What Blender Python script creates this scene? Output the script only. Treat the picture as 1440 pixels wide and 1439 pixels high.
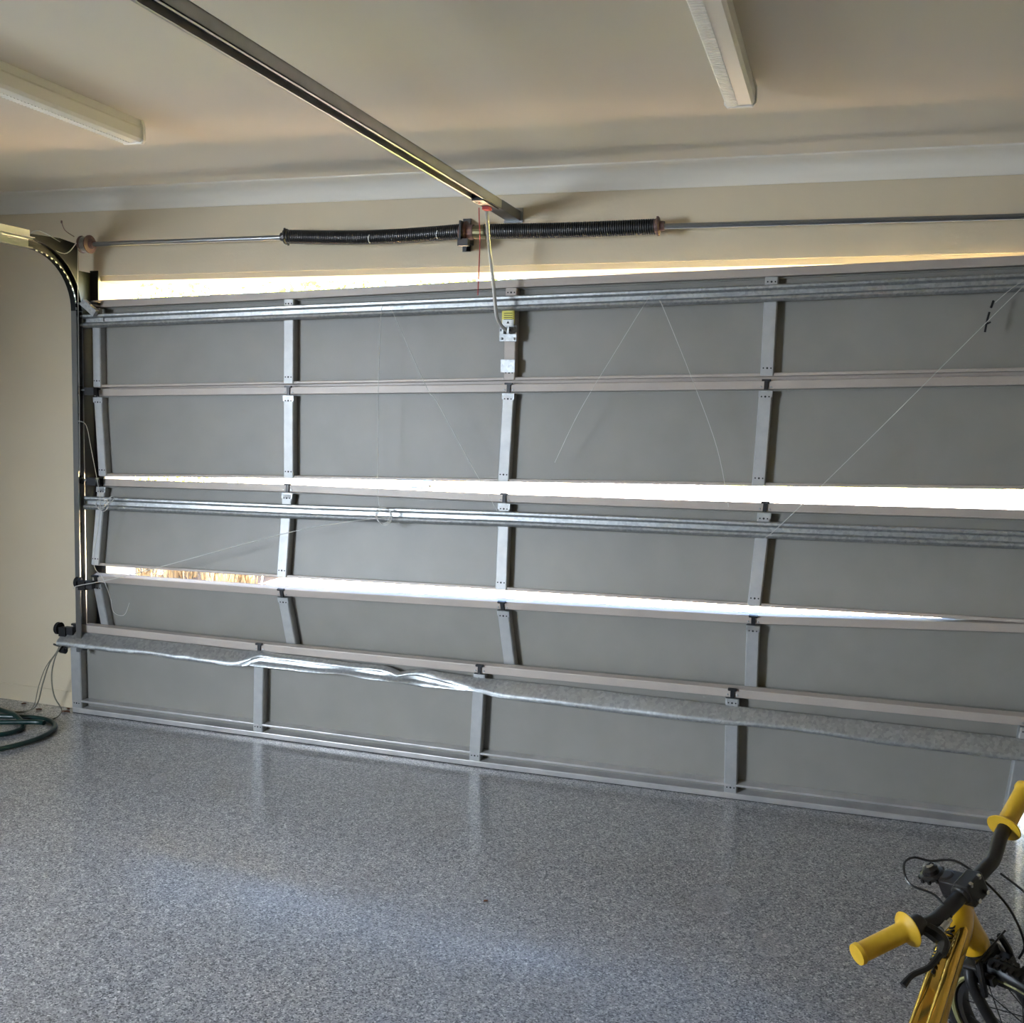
import bpy, bmesh, math, random
from mathutils import Vector, Matrix
random.seed(7)
scn = bpy.context.scene
col = scn.collection
for o in list(bpy.data.objects): bpy.data.objects.remove(o)

# ------------------------------------------------------------------ camera
cam = bpy.data.cameras.new('camera'); camo = bpy.data.objects.new('camera', cam); col.objects.link(camo)
cam.sensor_fit = 'HORIZONTAL'; cam.sensor_width = 36.0; cam.lens = 36.0; cam.clip_start = .02; cam.clip_end = 400
camo.matrix_world = Matrix(((.95122064, -.05615107, .30335845, 0), (.30733122, .08653973, -.94765943, 0),
                            (.02695953, .99466473, .09957536, 1.55), (0, 0, 0, 1)))
scn.camera = camo

# ------------------------------------------------------------------ world, sun, lights, exposure
w = bpy.data.worlds.new('sky'); scn.world = w; w.use_nodes = True
nt = w.node_tree; nt.nodes.clear()
wo = nt.nodes.new('ShaderNodeOutputWorld'); bg = nt.nodes.new('ShaderNodeBackground'); sk = nt.nodes.new('ShaderNodeTexSky')
sk.sky_type = 'NISHITA'; sk.sun_disc = False; sk.sun_elevation = math.radians(47); sk.sun_rotation = math.radians(200)
sk.dust_density = 2.0
nt.links.new(sk.outputs[0], bg.inputs[0]); nt.links.new(bg.outputs[0], wo.inputs[0]); bg.inputs[1].default_value = 1.35
sun = bpy.data.lights.new('sun', 'SUN'); so = bpy.data.objects.new('sun', sun); col.objects.link(so)
sun.energy = 250; sun.angle = math.radians(.6); sun.color = (1, .82, .60)
# sunlight comes over the house from behind, a little from the right
sd = Vector((-.25, 1.0, -1.12)).normalized()
so.rotation_euler = sd.to_track_quat('-Z', 'Y').to_euler(); so.location = (3, -8, 12)
# area lamp for daylight through the unseen side window (left wall)
def area(name, loc, target, sx, sy, e, c, spread=180):
    l = bpy.data.lights.new(name, 'AREA'); l.shape = 'RECTANGLE'; l.size = sx; l.size_y = sy; l.energy = e; l.color = c; l.spread = math.radians(spread)
    o = bpy.data.objects.new(name, l); col.objects.link(o); o.location = loc
    o.rotation_euler = (Vector(target) - Vector(loc)).to_track_quat('-Z', 'Y').to_euler(); return o
area('side_window_daylight', (-4.55, -.3, 1.45), (-1.8, 3.6, .0), 1.7, 1.05, 64, (.74, .86, 1.0), 84)
vs = scn.view_settings
scn.display_settings.display_device = 'sRGB'
vs.view_transform = 'Standard'; vs.look = 'None'; vs.gamma = 1; vs.exposure = 1.2; vs.use_curve_mapping = False

# ------------------------------------------------------------------ materials
def mat(name, color, rough=.6, metal=0, noise=None, bump=0, bscale=60, spec=.5, coat=0, c2=None, stretch=(1, 1, 1)):
    m = bpy.data.materials.new(name); m.use_nodes = True; t = m.node_tree; b = t.nodes['Principled BSDF']
    b.inputs['Base Color'].default_value = (*color, 1); b.inputs['Roughness'].default_value = rough
    b.inputs['Metallic'].default_value = metal; b.inputs['Specular IOR Level'].default_value = spec
    b.inputs['Coat Weight'].default_value = coat; b.inputs['Coat Roughness'].default_value = .08
    tc = t.nodes.new('ShaderNodeTexCoord'); mp = t.nodes.new('ShaderNodeMapping'); mp.inputs['Scale'].default_value = stretch
    t.links.new(tc.outputs['Object'], mp.inputs[0])
    if noise:
        n = t.nodes.new('ShaderNodeTexNoise'); n.inputs['Scale'].default_value = noise; n.inputs['Detail'].default_value = 5
        r = t.nodes.new('ShaderNodeValToRGB'); r.color_ramp.elements[0].position = .32; r.color_ramp.elements[1].position = .68
        c2 = c2 or tuple(x * .86 for x in color)
        r.color_ramp.elements[0].color = (*c2, 1); r.color_ramp.elements[1].color = (*color, 1)
        t.links.new(mp.outputs[0], n.inputs[0]); t.links.new(n.outputs[0], r.inputs[0]); t.links.new(r.outputs[0], b.inputs['Base Color'])
    if bump:
        n = t.nodes.new('ShaderNodeTexNoise'); n.inputs['Scale'].default_value = bscale; n.inputs['Detail'].default_value = 4
        bp = t.nodes.new('ShaderNodeBump'); bp.inputs['Strength'].default_value = bump; bp.inputs['Distance'].default_value = .004
        t.links.new(mp.outputs[0], n.inputs[0]); t.links.new(n.outputs[0], bp.inputs['Height']); t.links.new(bp.outputs[0], b.inputs['Normal'])
    return m
def leafy(name, c1, c2, scale=3):
    return mat(name, c1, .6, noise=scale, c2=c2)
M = {}
M['wall'] = mat('cream_wall_paint', (.60, .515, .37), .75, noise=1.7, c2=(.56, .475, .34), bump=.15, bscale=90)
M['ceil'] = mat('ceiling_paint', (.73, .665, .56), .85, noise=.8, c2=(.70, .64, .54))
M['cornice'] = mat('cornice_paint', (.71, .67, .59), .7)
M['sheet'] = mat('grey_panel_back', (.235, .223, .198), .50, .0, noise=6, c2=(.215, .204, .18), bump=.05, bscale=8)
M['rail'] = mat('beige_painted_rail', (.40, .345, .30), .45, .05, noise=5, c2=(.36, .31, .27))
M['bar'] = mat('grey_aluminium_rail', (.50, .48, .46), .38, .4, noise=9, c2=(.38, .37, .36))
M['dark'] = mat('dark_hinge_metal', (.030, .030, .032), .45, .6)
M['black'] = mat('black_rubber', (.016, .016, .016), .85, spec=.2)
M['hole'] = mat('shadowed_hole', (.02, .02, .02), .9)
M['spring'] = mat('oiled_spring_steel', (.055, .052, .05), .42, .7, noise=14, c2=(.035, .034, .034))
M['brass'] = mat('dull_brass_cone', (.16, .14, .07), .45, .8)
M['rust'] = mat('rusty_drum', (.22, .13, .11), .6, .5, noise=20, c2=(.12, .08, .07))
M['cable'] = mat('steel_cable', (.50, .48, .44), .6, .1)
M['red'] = mat('red_cord', (.45, .06, .05), .7)
M['arm'] = mat('zinc_arm', (.62, .60, .56), .35, .6)
M['white'] = mat('white_enamel', (.80, .77, .70), .4)
M['paint'] = mat('white_paint_mark', (.75, .73, .70), .6)
M['yellowlabel'] = mat('yellow_label', (.68, .60, .10), .5)
M['labelwhite'] = mat('label_white', (.75, .76, .74), .5)
M['galvtrack'] = mat('track_steel', (.25, .26, .27), .3, .9)
M['blackmetal'] = mat('black_track_metal', (.028, .03, .03), .35, .8)
M['hose'] = mat('green_hose', (.006, .034, .028), .30, noise=30, c2=(.004, .02, .018))
M['yellow'] = mat('yellow_rubber_grip', (.72, .44, .03), .5, noise=40, c2=(.64, .38, .02))
M['yframe'] = mat('yellow_frame_paint', (.64, .36, .012), .28, .1, coat=.5)
M['gold'] = mat('gold_chrome', (.75, .46, .08), .16, .9)
M['bblack'] = mat('bike_black', (.014, .013, .013), .38)
M['chrome'] = mat('chrome', (.62, .62, .62), .18, 1)
M['tyrewall'] = mat('tan_tyre_wall', (.30, .28, .12), .6)
M['leafbrown'] = mat('dry_leaf', (.12, .045, .02), .8)
M['drive'] = mat('driveway_concrete', (.74, .60, .44), .85, noise=3, c2=(.68, .54, .39))
M['road'] = mat('road', (.42, .40, .38), .9, noise=4)
M['soil'] = mat('garden_soil', (.12, .075, .05), .95, noise=9, c2=(.07, .045, .03))
M['lawn'] = mat('lawn_green', (.20, .26, .06), .9, noise=6, c2=(.30, .30, .08))
M['brick'] = mat('rendered_reveal', (.62, .54, .58), .8, noise=3)
M['straw'] = mat('straw_blade', (.36, .26, .14), .7)
M['greenblade'] = mat('green_blade', (.10, .16, .04), .7)
M['leafy'] = leafy('tree_leaf', (.30, .36, .05), (.13, .22, .04))
M['leafyel'] = leafy('yellow_hedge_leaf', (.60, .52, .06), (.30, .36, .05))
M['bark'] = mat('bark', (.12, .09, .06), .9, noise=12)
M['fencewhite'] = mat('white_post', (.8, .79, .76), .6)
M['blue'] = mat('blue_bin_plastic', (.04, .16, .55), .45)
M['binlid'] = mat('orange_lid', (.8, .33, .04), .45)
M['wallgrey'] = mat('shaded_white_render', (.50, .47, .56), .8)  # white render, its shade put into the lilac-grey colour
M['rooftile'] = mat('roof_metal', (.3, .3, .3), .7)
M['glass'] = None

def glass_mat():
    m = bpy.data.materials.new('window_glass'); m.use_nodes = True; t = m.node_tree; b = t.nodes['Principled BSDF']
    b.inputs['Base Color'].default_value = (1, 1, 1, 1); b.inputs['Roughness'].default_value = .02
    b.inputs['Transmission Weight'].default_value = 1; b.inputs['IOR'].default_value = 1.45
    return m
M['glass'] = glass_mat()

def galv():
    m = bpy.data.materials.new('galvanised_steel'); m.use_nodes = True; t = m.node_tree; b = t.nodes['Principled BSDF']
    tc = t.nodes.new('ShaderNodeTexCoord')
    v = t.nodes.new('ShaderNodeTexVoronoi'); v.inputs['Scale'].default_value = 90
    r = t.nodes.new('ShaderNodeValToRGB'); r.color_ramp.elements[0].color = (.30, .31, .31, 1); r.color_ramp.elements[1].color = (.47, .48, .48, 1)
    t.links.new(tc.outputs['Object'], v.inputs[0]); t.links.new(v.outputs['Color'], r.inputs[0]); t.links.new(r.outputs[0], b.inputs['Base Color'])
    b.inputs['Metallic'].default_value = .75
    n = t.nodes.new('ShaderNodeTexNoise'); n.inputs['Scale'].default_value = 30
    mr = t.nodes.new('ShaderNodeMapRange'); mr.inputs[3].default_value = .34; mr.inputs[4].default_value = .56
    t.links.new(tc.outputs['Object'], n.inputs[0]); t.links.new(n.outputs[0], mr.inputs[0]); t.links.new(mr.outputs[0], b.inputs['Roughness'])
    bp = t.nodes.new('ShaderNodeBump'); bp.inputs['Strength'].default_value = .25; bp.inputs['Distance'].default_value = .002
    n2 = t.nodes.new('ShaderNodeTexNoise'); n2.inputs['Scale'].default_value = 45
    t.links.new(tc.outputs['Object'], n2.inputs[0]); t.links.new(n2.outputs[0], bp.inputs['Height']); t.links.new(bp.outputs[0], b.inputs['Normal'])
    return m
M['galv'] = galv()
M['stile'] = mat('galvanised_stile_steel', (.42, .42, .41), .52, .5, noise=25, c2=(.37, .37, .365), bump=.1, bscale=60)

def sheet_mat():   # grey coil-coated back with pale scuffs
    m = M['sheet']; t = m.node_tree; b = t.nodes['Principled BSDF']
    old = b.inputs['Base Color'].links[0].from_socket
    tc = t.nodes.new('ShaderNodeTexCoord'); mp = t.nodes.new('ShaderNodeMapping'); mp.inputs['Scale'].default_value = (5, 1, 34)
    n = t.nodes.new('ShaderNodeTexNoise'); n.inputs['Scale'].default_value = 1.2; n.inputs['Detail'].default_value = 8; n.inputs['Roughness'].default_value = .75
    r = t.nodes.new('ShaderNodeValToRGB'); r.color_ramp.elements[0].position = .70; r.color_ramp.elements[1].position = .78
    mx = t.nodes.new('ShaderNodeMix'); mx.data_type = 'RGBA'; mx.inputs[7].default_value = (.5, .52, .52, 1)
    t.links.new(tc.outputs['Object'], mp.inputs[0]); t.links.new(mp.outputs[0], n.inputs[0]); t.links.new(n.outputs[0], r.inputs[0])
    t.links.new(r.outputs[0], mx.inputs[0]); t.links.new(old, mx.inputs[6]); t.links.new(mx.outputs[2], b.inputs['Base Color'])
sheet_mat()

def floor_mat():
    m = bpy.data.materials.new('flake_epoxy_floor'); m.use_nodes = True; t = m.node_tree; b = t.nodes['Principled BSDF']
    tc = t.nodes.new('ShaderNodeTexCoord')
    v = t.nodes.new('ShaderNodeTexVoronoi'); v.inputs['Scale'].default_value = 240
    v2 = t.nodes.new('ShaderNodeTexVoronoi'); v2.inputs['Scale'].default_value = 95
    for q in (v, v2): t.links.new(tc.outputs['Object'], q.inputs[0])
    sp = t.nodes.new('ShaderNodeSeparateColor'); t.links.new(v.outputs['Color'], sp.inputs[0])
    r = t.nodes.new('ShaderNodeValToRGB'); cr = r.color_ramp; cr.interpolation = 'CONSTANT'
    cr.elements[0].position = 0; cr.elements[0].color = (.09, .09, .10, 1)
    cr.elements[1].position = .20; cr.elements[1].color = (.24, .24, .25, 1)
    for p, c in ((.45, (.31, .31, .32)), (.72, (.39, .385, .385)), (.92, (.60, .59, .59))):
        e = cr.elements.new(p); e.color = (*c, 1)
    t.links.new(sp.outputs[0], r.inputs[0])
    sp2 = t.nodes.new('ShaderNodeSeparateColor'); t.links.new(v2.outputs['Color'], sp2.inputs[0])
    r2 = t.nodes.new('ShaderNodeValToRGB'); r2.color_ramp.elements[0].color = (.72, .72, .74, 1); r2.color_ramp.elements[1].color = (1.15, 1.14, 1.12, 1)
    t.links.new(sp2.outputs[1], r2.inputs[0])
    mx = t.nodes.new('ShaderNodeMix'); mx.data_type = 'RGBA'; mx.blend_type = 'MULTIPLY'; mx.inputs[0].default_value = 1
    t.links.new(r.outputs[0], mx.inputs[6]); t.links.new(r2.outputs[0], mx.inputs[7])
    # dust blown in against the wall by the door jamb, and faint brown stains
    n = t.nodes.new('ShaderNodeTexNoise'); n.inputs['Scale'].default_value = 2.2; n.inputs['Detail'].default_value = 6
    t.links.new(tc.outputs['Object'], n.inputs[0])
    r3 = t.nodes.new('ShaderNodeValToRGB'); r3.color_ramp.elements[0].position = .55; r3.color_ramp.elements[1].position = .8
    r3.color_ramp.elements[1].color = (.3, .3, .3, 1)
    t.links.new(n.outputs[0], r3.inputs[0])
    mx2 = t.nodes.new('ShaderNodeMix'); mx2.data_type = 'RGBA'; mx2.inputs[7].default_value = (.15, .115, .09, 1)
    t.links.new(r3.outputs[0], mx2.inputs[0]); t.links.new(mx.outputs[2], mx2.inputs[6])
    t.links.new(mx2.outputs[2], b.inputs['Base Color'])
    b.inputs['Roughness'].default_value = .42; b.inputs['Specular IOR Level'].default_value = .5; b.inputs['Coat Weight'].default_value = 1.0; b.inputs['Coat Roughness'].default_value = .17; b.inputs['Coat IOR'].default_value = 1.55
    n4 = t.nodes.new('ShaderNodeTexNoise'); n4.inputs['Scale'].default_value = 170; n4.inputs['Detail'].default_value = 2
    t.links.new(tc.outputs['Object'], n4.inputs[0])
    bp = t.nodes.new('ShaderNodeBump'); bp.inputs['Strength'].default_value = .25; bp.inputs['Distance'].default_value = .0008
    t.links.new(n4.outputs[0], bp.inputs['Height']); t.links.new(bp.outputs[0], b.inputs['Normal'])
    n5 = t.nodes.new('ShaderNodeTexNoise'); n5.inputs['Scale'].default_value = 1.3; n5.inputs['Detail'].default_value = 2
    t.links.new(tc.outputs['Object'], n5.inputs[0])
    m5 = t.nodes.new('ShaderNodeMapRange'); m5.inputs[1].default_value = .3; m5.inputs[2].default_value = .7; m5.inputs[3].default_value = .13; m5.inputs[4].default_value = .28
    t.links.new(n5.outputs[0], m5.inputs[0]); t.links.new(m5.outputs[0], b.inputs['Coat Roughness'])
    return m
M['floor'] = floor_mat()

# ------------------------------------------------------------------ helpers
class MB:
    def __init__(s): s.v = []; s.f = []; s.mi = []; s.mats = []; s.cur = 0
    def use(s, m):
        if m not in s.mats: s.mats.append(m)
        s.cur = s.mats.index(m); return s
    def add(s, vs_, fs):
        k = len(s.v); s.v += [tuple(x) for x in vs_]
        for f in fs: s.f.append(tuple(i + k for i in f)); s.mi.append(s.cur)
        return s
    def hexa(s, p):  # 8 points: 0-3 one face, 4-7 opposite
        return s.add(p, [(0, 1, 2, 3), (7, 6, 5, 4), (0, 4, 5, 1), (1, 5, 6, 2), (2, 6, 7, 3), (3, 7, 4, 0)])
    def box(s, a, b):
        (x0, y0, z0), (x1, y1, z1) = a, b
        return s.hexa([(x0, y0, z0), (x1, y0, z0), (x1, y0, z1), (x0, y0, z1), (x0, y1, z0), (x1, y1, z0), (x1, y1, z1), (x0, y1, z1)])
    def obox(s, c, ax, ay, az, hx, hy, hz):
        c = Vector(c); P = []
        for y in (-1, 1):
            for x, z in ((-1, -1), (1, -1), (1, 1), (-1, 1)):
                P.append(c + ax * hx * x + ay * hy * y + az * hz * z)
        return s.hexa(P)
    def tube(s, pts, r, n=8, cap=True, closed=False):
        pts = [Vector(p) for p in pts]; N = len(pts)
        rr = r if isinstance(r, (list, tuple)) else [r] * N
        prev = None; rings = []
        for i, p in enumerate(pts):
            if closed: d = pts[(i + 1) % N] - pts[i - 1]
            else: d = pts[min(i + 1, N - 1)] - pts[max(i - 1, 0)]
            d.normalize()
            if prev is None:
                u = d.orthogonal().normalized()
            else:
                u = prev - d * prev.dot(d)
                u = u.normalized() if u.length > 1e-6 else d.orthogonal().normalized()
            prev = u; v_ = d.cross(u)
            rings.append([p + (u * math.cos(a) + v_ * math.sin(a)) * rr[i] for a in [2 * math.pi * k / n for k in range(n)]])
        vs_ = [q for g in rings for q in g]; fs = []
        for i in range(N if closed else N - 1):
            j = (i + 1) % N
            for k in range(n): fs.append((i * n + k, i * n + (k + 1) % n, j * n + (k + 1) % n, j * n + k))
        if cap and not closed: fs += [tuple(reversed(range(n))), tuple((N - 1) * n + k for k in range(n))]
        return s.add(vs_, fs)
    def lathe(s, c, axis, prof, n=20):   # prof: (distance along axis, radius)
        axis = Vector(axis).normalized(); u = axis.orthogonal().normalized(); v_ = axis.cross(u); c = Vector(c); vs_ = []; fs = []
        for h, r in prof:
            for k in range(n):
                a = 2 * math.pi * k / n; vs_.append(c + axis * h + (u * math.cos(a) + v_ * math.sin(a)) * max(r, 1e-4))
        for i in range(len(prof) - 1):
            for k in range(n): fs.append((i * n + k, i * n + (k + 1) % n, (i + 1) * n + (k + 1) % n, (i + 1) * n + k))
        fs += [tuple(reversed(range(n))), tuple((len(prof) - 1) * n + k for k in range(n))]
        return s.add(vs_, fs)
    def build(s, name, m=None, parent=None, smooth=False, bevel=0):
        me = bpy.data.meshes.new(name); me.from_pydata(s.v, [], s.f)
        if not s.mats: s.mats = [m or M['white']]
        elif m and m not in s.mats: s.mats = s.mats
        for x in s.mats: me.materials.append(x)
        for p, i in zip(me.polygons, s.mi): p.material_index = i; p.use_smooth = smooth
        bm = bmesh.new(); bm.from_mesh(me); bmesh.ops.recalc_face_normals(bm, faces=bm.faces); bm.to_mesh(me); bm.free()
        if smooth:
            try: me.set_sharp_from_angle(angle=math.radians(40))
            except Exception: pass
        o = bpy.data.objects.new(name, me); col.objects.link(o)
        if parent:
            o.parent = parent
            q = parent; off = Vector((0, 0, 0))
            while q: off += q.location; q = q.parent
            me.transform(Matrix.Translation(-off))
        else:
            recentre(o)
        if bevel:
            b = o.modifiers.new('bevel', 'BEVEL'); b.width = bevel; b.segments = 2; b.limit_method = 'ANGLE'
        return o
def recentre(o):
    me = o.data
    if not me.vertices: return
    xs = [v.co for v in me.vertices]
    c = Vector((sum(v.x for v in xs) / len(xs), sum(v.y for v in xs) / len(xs), min(v.z for v in xs)))
    me.transform(Matrix.Translation(-c)); o.location = c
def tag(o, label=None, cat=None, group=None, kind=None):
    if label: o['label'] = label
    if cat: o['category'] = cat
    if group: o['group'] = group
    if kind: o['kind'] = kind
    return o
def empty(name, loc, label=None, cat=None, group=None):
    o = bpy.data.objects.new(name, None); o.empty_display_size = .1; col.objects.link(o); o.location = loc
    return tag(o, label, cat, group)
def struct(name, mb, m, parent=None, label=None, smooth=False, bevel=0):
    o = mb.build(name, m, parent, smooth, bevel)
    if not parent: o['kind'] = 'structure'
    if label: o['label'] = label
    return o
def copy_tree(o, parent=None):
    c = o.copy(); col.objects.link(c); c.parent = parent
    for ch in list(o.children): copy_tree(ch, c)
    return c
def smoothpath(pts, n=8, closed=False):  # Catmull-Rom
    P = [Vector(p) for p in pts]; out = []; N = len(P)
    rng = range(N) if closed else range(N - 1)
    for i in rng:
        p0 = P[i - 1] if (closed or i > 0) else P[0]; p1 = P[i]; p2 = P[(i + 1) % N]
        p3 = P[(i + 2) % N] if (closed or i + 2 < N) else P[-1]
        for k in range(n):
            t = k / n
            out.append(.5 * ((2 * p1) + (p2 - p0) * t + (2 * p0 - 5 * p1 + 4 * p2 - p3) * t * t + (3 * p1 - p0 - 3 * p2 + p3) * t ** 3))
    if not closed: out.append(P[-1])
    return out

# ------------------------------------------------------------------ the garage
WY = 4.104            # inner face of the door wall
XL, XR = -4.45, 1.75  # side walls
YB = -3.0             # rear wall
CZ = 2.515            # ceiling
OL, OR, OZ = -3.41, .735, 2.133   # opening
struct('floor', MB().box((XL, YB, -.12), (XR, WY + .24, 0)), M['floor'], label='grey speckled flake epoxy garage floor')
struct('ceiling', MB().box((XL - .2, YB - .2, CZ), (XR + .2, WY + .12, CZ + .12)), M['ceil'], label='plain cream plasterboard ceiling')
f = MB()
f.box((XL - .12, WY, -.12), (OL, WY + .145, 2.75)); f.box((OR, WY, -.12), (XR + .12, WY + .145, 2.75)); f.hexa([(OL, WY, OZ - .006), (OR, WY, OZ + .024), (OR, WY, 2.75), (OL, WY, 2.75), (OL, WY + .145, OZ - .006), (OR, WY + .145, OZ + .024), (OR, WY + .145, 2.75), (OL, WY + .145, 2.75)])
struct('wall_front', f, M['wall'], label='cream painted wall around and above the garage door')
s = MB().box((XL - .12, YB - .12, -.12), (XL, -1.2, CZ)); s.box((XL - .12, .6, -.12), (XL, WY, CZ)); s.box((XL - .12, -1.2, -.12), (XL, .6, .9)); s.box((XL - .12, -1.2, 2.0), (XL, .6, CZ))
struct('wall_left', s, M['wall'], label='cream side wall with a window, left of the frame')
struct('wall_right', MB().box((XR, YB - .12, -.12), (XR + .12, WY, CZ)), M['wall'])
b = MB().box((XL, YB - .12, -.12), (-2.4, YB, CZ)); b.box((-.8, YB - .12, -.12), (XR, YB, CZ)); b.box((-2.4, YB - .12, 2.05), (-.8, YB, CZ)); b.box((-2.4, YB - .12, -.12), (-.8, YB, 0))
struct('wall_back', b, M['wall'])
d2 = struct('door_2', MB().box((-2.397, YB - .08, .003), (-.803, YB - .04, 2.047)), M['white'])
MB().lathe((-.92, YB - .04, 1.0), (0, 1, 0), [(0, .026), (.01, .026), (.012, .01), (.04, .01), (.045, .026), (.06, .024)], 16).build('door_handle', M['chrome'], d2)
wf = MB(); wx = XL - .08
for a_, b_ in (((-1.2, .9), (.6, .95)), ((-1.2, 1.95), (.6, 2.0)), ((-1.2, .95), (-1.15, 1.95)), ((.55, .95), (.6, 1.95)), ((-.32, .95), (-.28, 1.95))):
    wf.box((wx, a_[0], a_[1]), (wx + .05, b_[0], b_[1]))
win = struct('window_1', wf, M['white'])
MB().box((wx + .02, -1.15, .95), (wx + .025, -.32, 1.95)).build('pane', M['glass'], win)
MB().box((wx + .02, -.28, .95), (wx + .025, .55, 1.95)).build('pane', M['glass'], win)
# cove cornice along the door wall
def cornice(name, p, q, inward):
    p = Vector(p); q = Vector(q); inward = Vector(inward); mb = MB(); prof = [(0, -.088), (.006, -.088)]
    for k in range(9):
        a = math.pi / 2 * k / 8; prof.append((.012 + .066 * (1 - math.cos(a)) , -.078 + .066 * math.sin(a)))
    prof += [(.092, -.006), (.092, 0), (0, 0)]
    n = len(prof); vs_ = [e + inward * d + Vector((0, 0, CZ + z)) for e in (p, q) for d, z in prof]
    fs = [(i, (i + 1) % n, n + (i + 1) % n, n + i) for i in range(n)] + [tuple(range(n)), tuple(reversed(range(n, 2 * n)))]
    mb.add(vs_, fs); return struct(name, mb, M['cornice'], label='white cove cornice where this wall meets the ceiling', smooth=True)
cornice('trim_1', (XL, WY, 0), (XR, WY, 0), (0, -1, 0))
cornice('trim_2', (XL, YB, 0), (XL, WY - .092, 0), (1, 0, 0))
cornice('trim_3', (XR, YB, 0), (XR, WY - .092, 0), (-1, 0, 0))
struct('trim_4', MB().hexa([(OL + .001, WY + .016, OZ - .030), (OR - .001, WY + .016, OZ + .000), (OR - .001, WY + .016, OZ + .024), (OL + .001, WY + .016, OZ - .006), (OL + .001, WY + .12, OZ - .030), (OR - .001, WY + .12, OZ + .000), (OR - .001, WY + .12, OZ + .024), (OL + .001, WY + .12, OZ - .006)]), M['wall'], label='narrow recessed head strip under the lintel')
struct('baseboard_front', MB().box((XL, WY - .006, .0), (OL - .003, WY, .083)), M['wall'], label='low cream skirting strip left of the door', bevel=.002)
for nm, xa, xb in (('trim_12', OL - .055, OL + .026), ('trim_13', OR - .0, OR + .05)):
    struct(nm, MB().box((xa, WY - .0085, .0), (xb, WY - .0008, 1.985)), M['black'], label='black rubber jamb seal')  # left seal widened over the wall to cover the light leak there
# outer skin: reveals, soffit and eave that shades the apron
r = MB(); r.box((OL - .4, WY + .145, -.12), (OL, WY + .25, 2.9)); r.box((OR, WY + .145, -.12), (OR + 1.0, WY + .25, 2.9)); r.box((OL, WY + .145, OZ - .013), (OR, WY + .25, 2.9))
struct('trim_5', r, M['brick'], label='pale rendered outer reveal of the door opening')
rf = MB()
rf.hexa([(XL - .9, YB - .9, 2.62), (XR + .9, YB - .9, 2.62), (XR + .9, YB - .9, 2.72), (XL - .9, YB - .9, 2.72),
         (XL - .9, .6, 3.35), (XR + .9, .6, 3.35), (XR + .9, .6, 3.45), (XL - .9, .6, 3.45)])
rf.hexa([(XL - .9, .6, 3.35), (XR + .9, .6, 3.35), (XR + .9, .6, 3.45), (XL - .9, .6, 3.45),
         (XL - .9, WY + .75, 2.90), (XR + .9, WY + .75, 2.90), (XR + .9, WY + .75, 3.02), (XL - .9, WY + .75, 3.02)])
struct('trim_6', rf, M['rooftile'], label='pitched roof over the garage')
struct('trim_7', MB().box((XL - .9, WY + .25, 2.86), (XR + .9, WY + .74, 2.89)), M['brick'], label='eave lining outside the door')

# ------------------------------------------------------------------ sectional garage door
door = empty('garage_door', (-1.35, 4.05, 0), 'damaged grey sectional garage door, its panels bowed apart with daylight showing between them', 'garage door')
U = [0, 1, 2, 3, 4]
class Sec:
    def __init__(s, xb, zb, yb, xt, zt, yt): s.b = [Vector(p) for p in zip(xb, yb, zb)]; s.t = [Vector(p) for p in zip(xt, yt, zt)]
    def lerp(s, A, u):
        i = max(0, min(3, int(math.floor(u)))); f_ = u - i
        return A[i].lerp(A[i + 1], f_)     # extrapolates beyond the ends
    def at(s, u, h=0, d=0, top=False):
        B = s.lerp(s.b, u); T = s.lerp(s.t, u); up = (T - B).normalized(); out = Vector((1, 0, 0)).cross(up).normalized()
        if out.y < 0: out = -out
        return (T if top else B) + up * h + out * d
    def H(s, u): return (s.lerp(s.t, u) - s.lerp(s.b, u)).length
    def band(s, mb, u0, u1, h0, h1, d0, d1, top=False, n=24, htop=None, wob=0):
        vs_ = []; fs = []
        for k in range(n + 1):
            u = u0 + (u1 - u0) * k / n; w_ = wob * math.sin(k * 1.9) if wob else 0
            a = s.at(u, h0 + w_, d0, top); b_ = s.at(u, h0 + w_, d1, top)
            if htop is None: c = s.at(u, h1 + w_, d1, top); e = s.at(u, h1 + w_, d0, top)
            else: c = s.at(u, htop, d1, True); e = s.at(u, htop, d0, True)
            vs_ += [a, b_, c, e]
        for k in range(n):
            for q in range(4): fs.append((k * 4 + q, k * 4 + (q + 1) % 4, k * 4 + 4 + (q + 1) % 4, k * 4 + 4 + q))
        fs += [(0, 1, 2, 3), (n * 4 + 3, n * 4 + 2, n * 4 + 1, n * 4)]
        return mb.add(vs_, fs)
XS = [-3.357, -2.347, -1.321, -.289, .735]
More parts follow.
